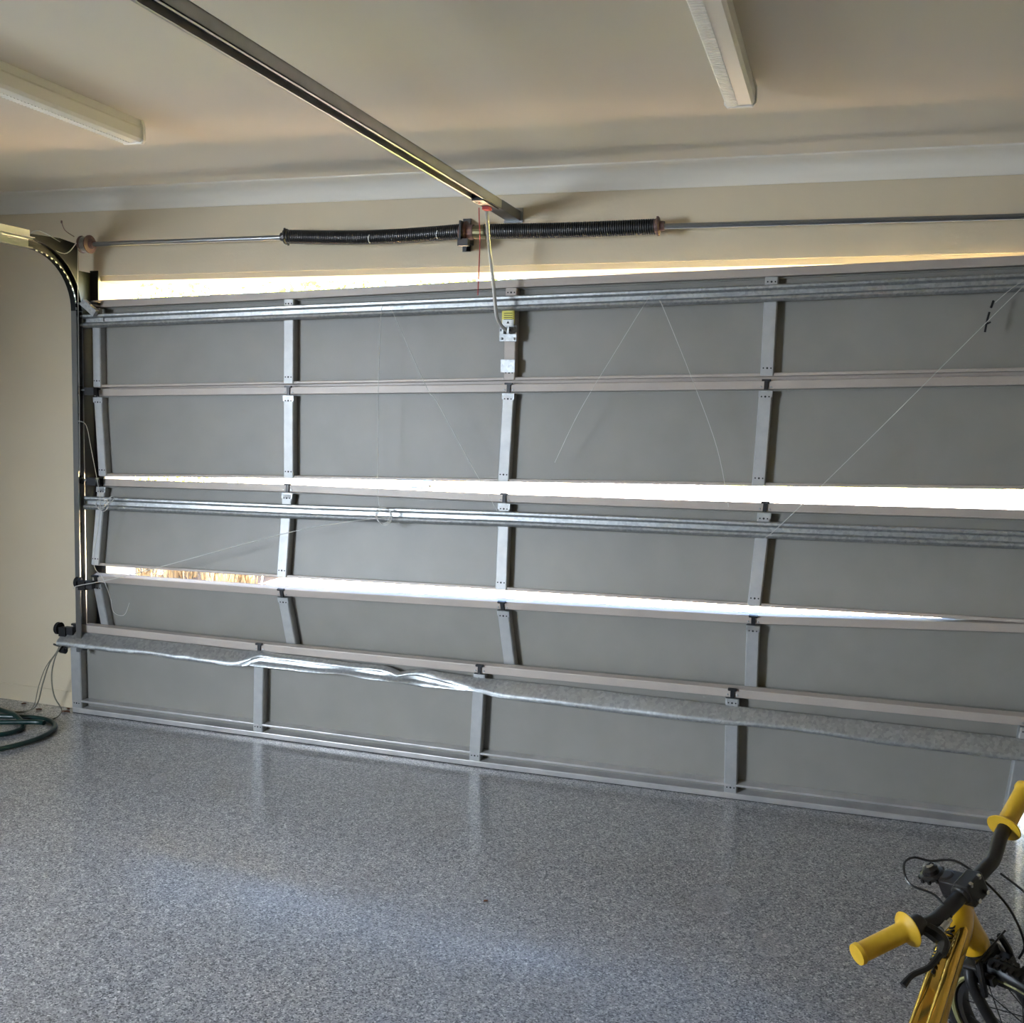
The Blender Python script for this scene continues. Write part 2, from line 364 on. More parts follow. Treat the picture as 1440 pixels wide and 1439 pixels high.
secs = [
    Sec(XS, [1.599, 1.633, 1.667, 1.700, 1.738], [4.04] * 5, XS, [2.006, 2.038, 2.077, 2.108, 2.141], [4.04, 4.04, 4.04, 4.04, 4.04]),
    Sec([x + d for x, d in zip(XS, (.012, 0, -.012, -.01, -.01))], [1.177, 1.214, 1.247, 1.280, 1.317], [4.055, 4.045, 4.035, 4.035, 4.035], XS, [1.592, 1.622, 1.653, 1.685, 1.723], [4.04] * 5),
    Sec([x + d for x, d in zip(XS, (.02, .005, .008, 0, 0))], [.757, .776, .802, .821, .842], [3.985, 3.98, 3.98, 3.98, 3.985], [x + d for x, d in zip(XS, (.012, 0, -.005, .02, .0))], [1.166, 1.188, 1.197, 1.218, 1.243], [4.05, 4.04, 4.035, 4.035, 4.035]),
    Sec([x + d for x, d in zip(XS, (.014, .02, .04, .0, 0))], [.33, .335, .345, .37, .42], [4.085, 4.085, 4.085, 4.075, 4.065], [x + d for x, d in zip(XS, (.02, 0, .012, -.0, -.01))], [.706, .722, .752, .783, .839], [3.985, 3.985, 3.985, 3.985, 3.99]),
    Sec([-3.505, -2.51, -1.444, -.353, .668], [.004] * 5, [4.046, 4.062, 4.075, 4.115, 4.150], [-3.472, -2.466, -1.404, -.356, .685], [.457, .459, .470, .482, .492], [4.0, 4.0, 4.0, 4.005, 4.01]),
]
def screw(mb, p, n, r=.004):
    mb.lathe(p, n, [(0, r), (.002, r), (.003, r * .6)], 8)
def make_stile(S, u, wd, h0, htop, parent, dd=.004, low=False, mat_=None):
    mb = MB().use(mat_ or M['stile'])
    n = 6; vs_ = []; fs = []
    x0, x1 = -wd / 2, wd / 2
    H = S.H(u); hs = [h0 + (H + htop - h0) * k / n for k in range(n + 1)]
    prof = [(x0, .034), (x0, -dd + .004), (x0 + .004, -dd), (x1 - .004, -dd), (x1, -dd + .004), (x1, .034)]
    for h in hs:
        for x, d in prof: vs_.append(S.at(u, h, d) + Vector((x, 0, 0)))
    m_ = len(prof)
    for k in range(n):
        for q in range(m_): fs.append((k * m_ + q, k * m_ + (q + 1) % m_, (k + 1) * m_ + (q + 1) % m_, (k + 1) * m_ + q))
    fs += [tuple(range(m_)), tuple(reversed(range(n * m_, (n + 1) * m_)))]
    mb.add(vs_, fs)
    mb.use(M['hole'])
    for hh in (h0 + .028, H + htop - .018):
        for xx in (-.014, 0, .014):
            a = S.at(u, hh, -dd - .0008) + Vector((xx, 0, 0)); b_ = S.at(u, hh, -dd + .001) + Vector((xx, 0, 0))
            mb.tube([a, b_], .0032 if xx else .0042, 6)
    return mb.build('stile', None, parent)
def make_hinge(S, u, parent, big=False):
    mb = MB().use(M['dark']); X = Vector((1, 0, 0))
    c = S.at(u, 0, 0, True)
    up = (S.at(u, .1, 0, True) - c).normalized(); out = X.cross(up)
    if out.y < 0: out = -out
    mb.obox(c + up * -.018 - out * .002, X, out, up, .0075, .004, .018)
    mb.obox(c + up * .0 - out * .004, X, out, up, .016, .006, .004)
    mb.tube([c - out * .006 - X * .017, c - out * .006 + X * .017], .004, 8)
    mb.use(M['galv']); mb.obox(c + up * -.052 + out * .002, X, out, up, .026, .006, .012)
    for xx in (-.019, .019): screw(mb, c + up * -.025 + X * xx, -out, .0038)
    return mb.build('hinge', None, parent)
def roller(c, parent, r=.022, big=False):
    mb = MB().use(M['galv']); c = Vector(c)
    mb.tube([c + Vector((.085, 0, 0)), c], .005, 8)
    mb.use(M['dark']); mb.obox(c + Vector((.06, 0, -.006)), Vector((1, 0, 0)), Vector((0, 1, 0)), Vector((0, 0, 1)), .026, .012, .018)
    mb.use(M['black']); mb.lathe(c + Vector((-.012, 0, 0)), (1, 0, 0), [(0, r * .5), (.002, r), (.007, r * .93), (.013, r * .93), (.018, r), (.02, r * .5)], 18)
    if big:
        mb.obox(c + Vector((.03, -.004, -.012)), Vector((1, 0, 0)), Vector((0, 1, 0)), Vector((0, 0, 1)), .02, .014, .022)
    return mb.build('roller', None, parent, smooth=False)
def strut(S, u0, u1, h0, parent, dents=(), name='strut', scale=1.0, n=110, kind='hat'):
    if kind == 'hat':
        prof = [(0, -.004), (-.002, -.014), (.001, -.030), (.008, -.036), (.016, -.034), (.021, -.026), (.024, -.016), (.040, -.016), (.043, -.026), (.048, -.035), (.056, -.036), (.061, -.028), (.062, -.012), (.062, -.004)]
    hat = [(0, -.004), (-.002, -.014), (.001, -.044), (.008, -.052), (.016, -.048), (.021, -.040), (.024, -.030), (.036, -.024), (.040, -.032), (.046, -.036), (.052, -.034), (.057, -.026), (.060, -.012), (.060, -.004)]
    zed = [(.030, -.004), (.022, -.014), (.010, -.046), (.002, -.052), (-.003, -.056), (-.004, -.062), (.001, -.066), (.008, -.066), (.014, -.064), (.020, -.058), (.030, -.044), (.042, -.026), (.053, -.010), (.055, -.004)]
    if kind != 'hat': prof = zed
    m_ = len(prof); vs_ = []; fs = []
    rnd = random.Random(5)
    for k in range(n + 1):
        u = u0 + (u1 - u0) * k / n; dh = dd = tw = 0
        for (uc, wdt, ah, ad, at_) in dents:
            g = math.exp(-((u - uc) / wdt) ** 2); dh += ah * g; dd += ad * g; tw += at_ * g
        ww = 0
        if kind != 'hat': ww = max(0, min(1, (u - .93) / .08)) * max(0, min(1, (2.1 - u) / .35))
        for q, (h, d) in enumerate(prof):
            if ww: h = h * (1 - ww) + hat[q][0] * ww; d = d * (1 - ww) + hat[q][1] * ww
            h2 = .031 + (h - .031) * (1 + tw)
            jit = (rnd.random() - .5) * .0016 if dents else 0
            vs_.append(S.at(u, h0 + h2 * scale + dh + jit, d + dd * .04 * (-d / .04) + jit))
    for k in range(n):
        for q in range(m_): fs.append((k * m_ + q, k * m_ + (q + 1) % m_, (k + 1) * m_ + (q + 1) % m_, (k + 1) * m_ + q))
    fs += [tuple(range(m_)), tuple(reversed(range(n * m_, (n + 1) * m_)))]
    mb = MB().add(vs_, fs); return mb.build(name, M['galv'], parent, smooth=True)
seclabels = ['top panel, tilted up to the right', 'second panel, still hinged to the top one', 'middle panel with a reinforcing strut', 'fourth panel, leaning outward behind the bottom one', 'bottom panel with a crumpled strut, pushed to the left']
UL, UR = -.035, 4.035
for i, S in enumerate(secs):
    last = i == 4
    mb = MB().use(M['sheet'])
    S.band(mb, UL, UR, .0 if not last else .02, None, .034, .038, htop=0, n=60)
    sec = mb.build('door_panel', None, door); sec['label'] = seclabels[i]
    # bow of the sheet: gentle shallow oil-canning
    tr = MB(); S.band(tr, UL, UR, -.034 if not last else -.037, 0, .0, .034, top=True, n=40); tr.build('top_rail', M['rail'], sec, bevel=.003)
    # shadow groove lip just under the rail
    gl = MB(); S.band(gl, UL, UR, -.040 if not last else -.043, -.036 if not last else -.039, .022, .034, top=True, n=40); gl.build('rail_return', M['sheet'], sec)
    if i == 1:
        tg = MB(); S.band(tg, UL, UR, -.012, .022, .0385, .042, top=True, n=40); tg.build('tongue', M['rail'], sec)
    if not last:
        br = MB(); S.band(br, UL, UR, 0, .013, .002, .034, n=40, wob=0); br.build('bottom_rail', M['rail'], sec, bevel=.003)
    else:
        br = MB(); S.band(br, UL, UR, .0, .026, -.010, .036, n=40); br.build('bottom_rail', M['bar'], sec, bevel=.003)
        lp = MB(); S.band(lp, UL, UR, .056, .066, -.006, .034, n=40); lp.build('bottom_lip', M['bar'], sec, bevel=.002)
        sl = MB(); S.band(sl, UL, UR, -.004, .001, -.006, .034, n=40); sl.build('weather_seal', M['black'], sec)
    for j in range(5):
        wd = .050 if 0 < j < 4 else .046
        if last: wd = .052
        u = j if 0 < j < 4 else (j + (-.012 if j == 0 else .012))
        if i == 0 and j == 2:
            make_stile(S, u, wd, .003, -.036, sec, mat_=M['rail'])
        elif last:
            make_stile(S, u, wd if j else .060, .022, -.040, sec, dd=.006)
        else:
            make_stile(S, u, wd, .003, -.044 if i else -.036, sec)
        if i > 0: make_hinge(S, u, sec)
strut(secs[0], -.075, 4.07, secs[0].H(0) - .127, secs[0] and bpy.data.objects['door_panel'], name='strut')
P3 = [o for o in bpy.data.objects if o.name.startswith('door_panel')]
P3.sort(key=lambda o: o.name)   # door_panel, .001 ...
strut(secs[2], -.08, 4.07, secs[2].H(2) - .122 - .012, P3[2])
strut(secs[4], -.07, 4.07, .366, P3[4], kind='z', dents=((.66, .03, .004, .1, .1), (1.02, .04, .004, -.15, .1), (1.42, .08, .006, -.15, -.30), (1.66, .035, -.004, -.30, -.55), (1.78, .05, -.004, .25, .25), (2.0, .05, .003, -.1, -.3), (2.6, .15, -.003, .1, .1), (.45, .10, .002, .1, -.1), (3.2, .2, .003, .1, -.15)))
# rollers in the left track, bottom roller sprung out of it
for sidx, pos, rr in ((1, (-3.435, 4.0, 1.585), .020), (2, (-3.435, 4.005, 1.160), .020), (3, (-3.43, 3.965, .672), .026), (4, (-3.565, 3.985, .432), .030)):
    roller(pos, P3[sidx], rr, big=sidx > 2)
rr_ = roller((.80, 3.985, .445), P3[4], .026, True); 
# top left carrier bracket and centre opener bracket on the top panel
X_, Y_, Z_ = Vector((1, 0, 0)), Vector((0, 1, 0)), Vector((0, 0, 1))
mb = MB().use(M['galv'])
mb.obox((-3.365, 3.99, 1.965), Vector((.8, 0, -.6)).normalized(), Y_, Vector((.6, 0, .8)).normalized(), .045, .012, .016)
mb.obox((-3.335, 4.025, 1.93), X_, Y_, Z_, .022, .006, .03); mb.tube([(-3.43, 3.99, 1.985), (-3.36, 3.99, 1.985)], .005, 8)
mb.use(M['dark']); mb.lathe((-3.345, 4.03, 1.99), (0, -1, 0), [(0, .008), (.05, .008), (.055, .005)], 10)
mb.build('top_carrier', None, P3[0])
mb = MB().use(M['galv'])
mb.obox((-1.3235, 4.022, 1.857), X_, Y_, Z_, .036, .005, .032)
for sx_ in (-1, 1):
    for sz_ in (-1, 1): mb.lathe((-1.3235 + sx_ * .026, 4.018, 1.857 + sz_ * .022), (0, -1, 0), [(0, .005), (.006, .005), (.008, .003)], 8)
mb.obox((-1.335, 4.0, 1.867), X_, Y_, Z_, .004, .022, .014); mb.obox((-1.312, 4.0, 1.867), X_, Y_, Z_, .004, .022, .014)
mb.use(M['dark']); mb.tube([(-1.345, 3.985, 1.867), (-1.302, 3.985, 1.867)], .005, 8)
mb.use(M['galv']); mb.obox((-1.3235, 4.026, 1.725), X_, Y_, Z_, .030, .003, .026)
mb.build('opener_bracket', None, P3[0])
mb = MB().use(M['yellowlabel']); mb.obox((-1.3235, 4.014, 1.921), X_, Y_, Z_, .027, .0008, .026)
mb.use(M['labelwhite']); mb.obox((-1.3235, 4.0135, 1.900), X_, Y_, Z_, .025, .0008, .012)
mb.use(M['hole'])
for k in range(4): mb.obox((-1.3235, 4.0125, 1.937 - k * .008), X_, Y_, Z_, .018, .0004, .0012)
mb.add([(-1.330, 4.0122, 1.896), (-1.317, 4.0122, 1.896), (-1.3235, 4.0122, 1.907)], [(0, 1, 2)])
mb.build('warning_label', None, P3[0])['label'] = 'yellow and white sticker on the centre stile'
# end cap plate of the bottom panel
mb = MB().use(M['galv']); mb.hexa([(-3.570, 4.0, .43), (-3.50, 3.99, .44), (-3.50, 3.99, .35), (-3.56, 4.0, .32), (-3.570, 4.03, .43), (-3.50, 4.03, .44), (-3.50, 4.03, .35), (-3.56, 4.03, .32)])
mb.use(M['dark']); mb.tube([(-3.60, 3.985, .35), (-3.52, 3.985, .335)], .005, 8); mb.lathe((-3.56, 3.985, .325), (1, 0, 0), [(0, .014), (.03, .016)], 12)
mb.build('cable_anchor', None, P3[4])

# ------------------------------------------------------------------ vertical + curved + horizontal tracks
def track(xc, sgn, label):
    t = empty('door_track', (xc, 3.98, .30), label, 'door track', 'roller tracks beside the door')
    def cprof(pts, name, m, wd=.022, dep=.028, th=.002):
        # C channel swept along pts (in the plane x = xc), open towards the door (+sgn x)
        P_ = [Vector(p) for p in pts]; n = len(P_)
        prof = [(sgn * dep, wd), (sgn * dep, wd - .006), (sgn * (dep - th), wd - .006), (sgn * (dep - th), wd - th), (0 + sgn * th, wd - th), (sgn * th, -wd + th), (sgn * (dep - th), -wd + th), (sgn * (dep - th), -wd + .006), (sgn * dep, -wd + .006), (sgn * dep, -wd), (0, -wd), (0, wd)]
        vs_ = []; fs = []; m_ = len(prof)
        for i, p in enumerate(P_):
            d = (P_[min(i + 1, n - 1)] - P_[max(i - 1, 0)]).normalized(); nn = Vector((0, d.z, -d.y))
            for a, b_ in prof: vs_.append(p + Vector((a, 0, 0)) + nn * b_)
        for k in range(n - 1):
            for q in range(m_): fs.append((k * m_ + q, k * m_ + (q + 1) % m_, (k + 1) * m_ + (q + 1) % m_, (k + 1) * m_ + q))
        return MB().add(vs_, fs).build(name, m, t, smooth=False)
    cprof([(xc, 3.99, .33), (xc, 3.99, 1.95)], 'vertical_track', M['galvtrack'])
    arc = [(xc, 3.99 - .28 * (1 - math.cos(a)), 1.95 + .265 * math.sin(a)) for a in [math.pi / 2 * k / 14 for k in range(15)]]
    cv = cprof(arc, 'curved_track', M['blackmetal'])
    # row of bright notches along the inner edge of the curve
    mb = MB()
    for a in [math.pi / 2 * (k + .5) / 13 for k in range(13)]:
        p = Vector((xc + sgn * .029, 3.99 - .258 * (1 - math.cos(a)) - .020, 1.945 + .243 * math.sin(a)))
        tdir = Vector((0, -math.sin(a), math.cos(a))); mb.obox(p, X_, tdir.cross(X_), tdir, .0015, .003, .006)
    mb.build('notch_row', M['galv'], cv)
    ht = cprof([(xc, 3.71, 2.215), (xc, 1.2, 2.215)], 'horizontal_track', M['galvtrack']); ht['label'] = 'pale horizontal run of the track'
    ang = MB(); ang.box((xc - .002, 1.2, 2.24), (xc + .002, 3.72, 2.275)); ang.box((xc, 1.2, 2.24), (xc + sgn * .03, 3.72, 2.243)); ang.build('support_angle', M['white'], t)
    # flag bracket and wall brackets
    g = MB()
    g.add([(xc, 4.02, 1.90), (xc, 4.02, 2.26), (xc, 3.90, 2.27), (xc, 3.72, 2.26), (xc, 3.72, 2.21), (xc, 3.82, 2.19), (xc, 3.93, 2.10), (xc, 3.985, 1.97)], [tuple(range(8))])
    g.add([(xc + .003, y, z) for _, y, z in [(0, 4.02, 1.90), (0, 4.02, 2.26), (0, 3.90, 2.27), (0, 3.72, 2.26), (0, 3.72, 2.21), (0, 3.82, 2.19), (0, 3.93, 2.10), (0, 3.985, 1.97)]], [tuple(range(8))])
    g.box((xc - .002, 4.018, 1.86), (xc + sgn * .002, WY - .006, 2.14)) if sgn > 0 else g.box((xc - .002, 4.018, 1.86), (xc + .002, WY - .006, 2.14))
    g.box((min(xc, xc + sgn * .045), WY - .006, 1.95), (max(xc, xc + sgn * .045), WY - .002, 2.15))
    g.box((min(xc, xc - sgn * .035), WY - .006, 1.86), (max(xc, xc - sgn * .035), WY - .002, 2.05))
    g.build('flag_bracket', M['blackmetal'], t)
    for z in (1.885, 1.91): MB().lathe((xc - sgn * .022, WY - .006, z), (0, -1, 0), [(0, .006), (.004, .006), (.006, .004)], 8).build('bolt', M['chrome'], t)
    for z in (.93, 1.45):
        k = MB(); k.box((xc - .003, 4.0, z - .025), (xc + .003, WY - .001, z + .025)); k.box((min(xc, xc - sgn * .03), WY - .007, z - .025), (max(xc, xc - sgn * .03), WY - .001, z + .025))
        k.build('wall_bracket', M['blackmetal'], t)
    # angle strip between the track and the jamb
    MB().box((min(xc + sgn * .012, xc + sgn * .016), 4.02, .45), (max(xc + sgn * .012, xc + sgn * .016), WY - .004, 1.9)).build('jamb_angle', M['black'], t)
    return t
track(-3.452, 1, 'steel roller track left of the door, curving black towards the ceiling')
t2 = track(.835, -1, 'steel roller track at the right end of the door')

# ------------------------------------------------------------------ torsion spring assembly
ts = empty('torsion_spring_assembly', (-1.5, 4.0, 2.26), 'dark sagging torsion springs on a thin shaft above the garage door', 'torsion spring')
path = [(-3.40, 4.0, 2.2555), (-2.35, 4.0, 2.262), (-1.51, 4.0, 2.262), (-.70, 4.0, 2.2635), (.80, 4.0, 2.262)]
MB().tube(path, .0105, 12).build('shaft', M['galvtrack'], ts, smooth=True)
def spring(x0, x1, zf, name='spring'):
    R_, rw, pitch = .0265, .0042, .0088; turns = int((x1 - x0) / pitch); n = 14; pts = []
    for k in range(turns * n + 1):
        x = x0 + (x1 - x0) * k / (turns * n); a = 2 * math.pi * k / n
        pts.append((x, 4.0 + R_ * math.cos(a), zf(x) + R_ * math.sin(a)))
    o = MB().tube(pts, rw, 5).build(name, M['spring'], ts, smooth=True); return o
def zl(x): t_ = (x + 2.33) / .80; return 2.265 - .013 * math.sin(math.pi * t_) + .002 * t_
def zr(x): t_ = (x + 1.47) / .75; return 2.264 - .004 * math.sin(math.pi * t_)
spring(-2.325, -1.535, zl); spring(-1.43, -.735, zr)
def cone(x, d, m, name='winding_cone', r=.030):
    mb = MB().lathe((x, 4.0, 2.265), (d, 0, 0), [(-.012, .020), (0, .026), (.012, .028), (.016, r + .004), (.024, r + .004), (.028, .020), (.045, .018)], 18)
    for k in range(4):
        a = k * math.pi / 2 + .5; mb.tube([(x + d * .020, 4 + .02 * math.cos(a), 2.265 + .02 * math.sin(a)), (x + d * .020, 4 + .038 * math.cos(a), 2.265 + .038 * math.sin(a))], .005, 6)
    return mb.build(name, m, ts)
cone(-2.318, -1, M['spring']); cone(-.742, 1, M['rust'])
mb = MB().lathe((-1.535, 4.0, 2.262), (1, 0, 0), [(0, .031), (.01, .034), (.02, .034), (.022, .045), (.03, .045), (.032, .03), (.06, .03)], 20); mb.build('stationary_cone', M['rust'], ts)
MB().lathe((-1.475, 4.0, 2.262), (1, 0, 0), [(0, .027), (.05, .029), (.055, .031)], 18).build('winding_collar', M['brass'], ts)
mb = MB()   # centre bearing bracket
mb.add([(-1.545, 4.098, 2.335), (-1.525, 4.098, 2.335), (-1.490, 3.955, 2.225), (-1.490, 3.955, 2.195), (-1.545, 4.098, 2.20)], [(0, 1, 2, 3, 4)])
mb.box((-1.56, 4.095, 2.20), (-1.525, 4.101, 2.335)); mb.obox((-1.515, 4.02, 2.262), X_, Y_, Z_, .004, .078, .038)
mb.obox((-1.505, 3.96, 2.215), X_, Y_, Z_, .022, .012, .014); mb.build('centre_bracket', M['spring'], ts)
for x in (-1.93, -1.625):
    k = MB(); z0 = zl(x)
    pts = [(x + .004 * math.sin(a * 3), 4.0 + .0325 * math.cos(a), z0 + .0325 * math.sin(a)) for a in [math.pi * .95 + q * .22 for q in range(6)]]
    k.tube(pts, .0022, 5); k.build('paint_mark', M['paint'], ts)
def drum(x, d):
    mb = MB().use(M['rust']); mb.lathe((x, 4.0, 2.256), (d, 0, 0), [(-.03, .018), (-.026, .040), (-.022, .040), (-.018, .034), (.012, .034), (.016, .042), (.02, .042), (.024, .022), (.04, .02)], 22)
    mb.use(M['cable'])
    for k in range(5): mb.tube([(x + d * (-.014 + k * .005), 4 + .0355 * math.cos(a), 2.256 + .0355 * math.sin(a)) for a in [2 * math.pi * q / 18 for q in range(18)]], .0016, 5, closed=True)
    mb.build('cable_drum', None, ts)
drum(-3.385, 1); drum(.78, -1)
c = MB().tube(smoothpath([(-3.42, 3.96, 2.285), (-3.445, 3.93, 2.31), (-3.455, 3.92, 2.345)], 5), .0022, 6); c.lathe((-3.455, 3.92, 2.34), (0, 0, 1), [(0, .004), (.012, .004)], 6); c.build('cable_end', M['rust'], ts)
c = MB().tube(smoothpath([(-3.40, 3.95, 2.255), (-3.425, 3.90, 2.20), (-3.47, 3.80, 2.24), (-3.50, 3.78, 2.27), (-3.47, 3.80, 2.285), (-3.43, 3.88, 2.25)], 6), .002, 6); c.build('loose_strand', M['cable'], ts)
# slack lift cable from the drum down the left track
def cable(pts, label, r=.0013, m='cable', name='lift_cable', n=6, group=None):
    o = MB().tube(smoothpath(pts, n), r, 6).build(name, M[m], None, smooth=True); return tag(o, label, 'cable', group)
cable([(-3.405, 3.965, 2.235), (-3.400, 3.955, 2.05), (-3.400, 3.955, 1.98), (-3.402, 3.955, 1.5), (-3.400, 3.95, 1.2)], 'taut steel cable running down beside the left track from the drum')
cable([(-1.864, 3.985, 1.972), (-1.868, 3.965, 1.93), (-1.872, 3.955, 1.625), (-1.870, 3.955, 1.461), (-1.869, 3.955, 1.221), (-1.860, 3.955, 1.125)], 'loose cable hanging straight down left of the centre stile')
cable([(-1.83, 3.975, 1.965), (-1.805, 3.955, 1.928), (-1.650, 3.95, 1.629), (-1.604, 3.95, 1.572), (-1.454, 3.955, 1.328), (-1.33, 3.96, 1.13)], 'loose cable slanting down to the right, just left of the centre stile')
cable([(-.72, 3.975, 2.005), (-.741, 3.955, 1.985), (-.861, 3.95, 1.782), (-.996, 3.955, 1.55), (-1.10, 3.985, 1.34)], 'thin cable slanting down to the left, right of the centre stile')
cable([(-.70, 3.98, 1.975), (-.682, 3.95, 1.953), (-.563, 3.95, 1.691), (-.454, 3.955, 1.424), (-.40, 3.96, 1.20)], 'thin cable slanting down to the right between second and third centre stiles')
cable([(.70, 3.97, 2.05), (.616, 3.93, 2.06), (.556, 3.90, 2.014), (.096, 3.90, 1.484), (-.184, 3.92, 1.167), (-.26, 3.95, 1.09)], 'long slack cable running from the top right corner down across the bright gap')
cable([(.68, 3.97, 2.065), (.562, 3.955, 2.037), (.478, 3.965, 1.965)], 'short cable end at the top right strut')
cable([(-3.44, 3.94, .645), (-3.402, 3.93, .663), (-3.2, 3.90, .712), (-2.929, 3.90, .790), (-2.3, 3.90, .981), (-1.994, 3.93, 1.051), (-1.80, 3.965, 1.08)], 'straight loose cable rising from the left roller across the middle panel', r=.0019)
cable([(-3.41, 3.955, 1.44), (-3.344, 3.93, 1.422), (-3.318, 3.93, 1.318), (-3.277, 3.93, 1.121), (-3.271, 3.93, 1.022), (-3.303, 3.92, .785), (-3.255, 3.92, .715), (-3.221, 3.93, .623), (-3.214, 3.945, .549), (-3.16, 3.95, .54), (-3.13, 3.95, .60)], 'kinked cable dangling over the left end stile')
ck = MB()
for k in range(3):
    c0 = Vector((-3.27 + .02 * k, 3.945, 1.05 + .01 * k)); ck.tube([c0 + Vector((.035 * math.cos(a), -.006 * k + .008 * math.sin(2 * a), .028 * math.sin(a + k))) for a in [2 * math.pi * q / 22 for q in range(22)]], .0018, 6, closed=True)
tag(ck.build('cable_tangle', M['cable']), 'tangle of cable loops around the left end of the middle strut', 'cable')
ck = MB()
for k in range(3):
    c0 = Vector((-1.845 + .006 * k, 3.962 - .004 * k, 1.085 - .003 * k)); ck.tube([c0 + Vector((.034 * math.cos(a), .004 * math.sin(2 * a), .036 * math.sin(a))) for a in [2 * math.pi * q / 22 for q in range(22)]], .0018, 6, closed=True)
tag(ck.build('cable_tangle', M['cable']), 'small coil of cable on the middle strut left of the centre stile', 'cable')
mk = MB().tube(smoothpath([(.477, 4.0, 1.975), (.470, 3.995, 1.950)], 3), .004, 6); mk.tube(smoothpath([(.466, 3.995, 1.935), (.460, 3.992, 1.905), (.456, 3.995, 1.865)], 4), .0036, 6); mk.tube([(.459, 3.992, 1.893), (.472, 3.992, 1.90)], .003, 6)
tag(mk.build('dried_twig', M['black']), 'black twig-like scrap stuck on the top panel near the right edge', 'twig')

# ------------------------------------------------------------------ opener rail, arm, cord
ro = empty('opener_rail', (-1.34, 2.6, 2.32), 'grey channel rail of the door opener running from the lintel overhead', 'opener rail')
x0, x1, zb, zt = -1.368, -1.311, 2.322, 2.357
ra = MB(); ra.box((x0, .2, zb), (x0 + .0025, 3.93, zt)); ra.box((x1 - .0025, .2, zb), (x1, 3.93, zt)); ra.box((x0, .2, zt - .0025), (x1, 3.93, zt))
ra.box((x0, .2, zb), (x0 + .010, 3.93, zb + .0025)); ra.box((x1 - .010, .2, zb), (x1, 3.93, zb + .0025)); ra.build('channel', M['bar'], ro)
MB().box((x0 + .024, .2, zb + .010), (x1 - .024, 3.80, zb + .020)).build('drive_belt', M['black'], ro)
MB().box((x0 + .004, .2, zb + .027), (x1 - .004, 3.92, zb + .031)).build('channel_inner_strip', M['black'], ro)  # thin black strip along the inside top of the channel
tr_ = MB().use(M['dark']); tr_.box((x0 + .006, 3.66, zb - .006), (x1 - .006, 3.84, zb + .018)); tr_.use(M['chrome']); tr_.box((x0 + .014, 3.67, zb - .008), (x0 + .030, 3.71, zb - .005)); tr_.use(M['red']); tr_.box((x0 + .010, 3.765, zb - .018), (x1 - .02, 3.80, zb - .004)); tr_.build('trolley', None, ro)
eb = MB(); eb.add([(x0, 3.86, zb), (x1, 3.86, zb), (x1, 4.10, zb - .002), (x0 + .0, 4.10, zb - .002), (x0, 3.86, zb + .003), (x1, 3.86, zb + .003), (x1, 4.10, zb + .001), (x0, 4.10, zb + .001)], [(0, 1, 2, 3), (7, 6, 5, 4), (0, 4, 5, 1), (1, 5, 6, 2), (2, 6, 7, 3), (3, 7, 4, 0)])
eb.box((x1 - .002, 3.86, zb), (x1 + .001, 4.10, zb + .036)); eb.box((x0 - .001, 3.86, zb), (x0 + .002, 4.10, zb + .036)); eb.box((x0 - .012, 4.096, zb - .01), (x1 + .012, 4.101, zb + .05)); eb.build('header_bracket', M['galvtrack'], ro)
hb = MB()
for y in (1.5,):
    hb.box((x0 - .02, y, zt), (x1 + .02, y + .03, zt + .004)); hb.box((x0 - .02, y, zt), (x0 - .017, y + .03, CZ)); hb.box((x1 + .017, y, zt), (x1 + .02, y + .03, CZ))
hb.build('hanger', M['galvtrack'], ro)
am = MB().tube(smoothpath([(-1.352, 3.80, 2.318), (-1.365, 3.87, 2.20), (-1.360, 3.91, 2.08), (-1.352, 3.93, 1.965), (-1.345, 3.935, 1.915), (-1.334, 3.955, 1.885), (-1.322, 3.985, 1.867)], 6), .0075, 8)
am.build('drawbar_arm', M['arm'], ro, smooth=True)['label'] = 'pale curved drawbar arm'
tag(MB().tube(smoothpath([(-1.372, 3.77, 2.312), (-1.371, 3.772, 2.27), (-1.369, 3.78, 2.195), (-1.374, 3.79, 2.08), (-1.376, 3.79, 1.985)], 5), .0024, 6).build('release_cord', M['red']), 'thin red emergency release cord hanging beside the drawbar arm', 'cord')

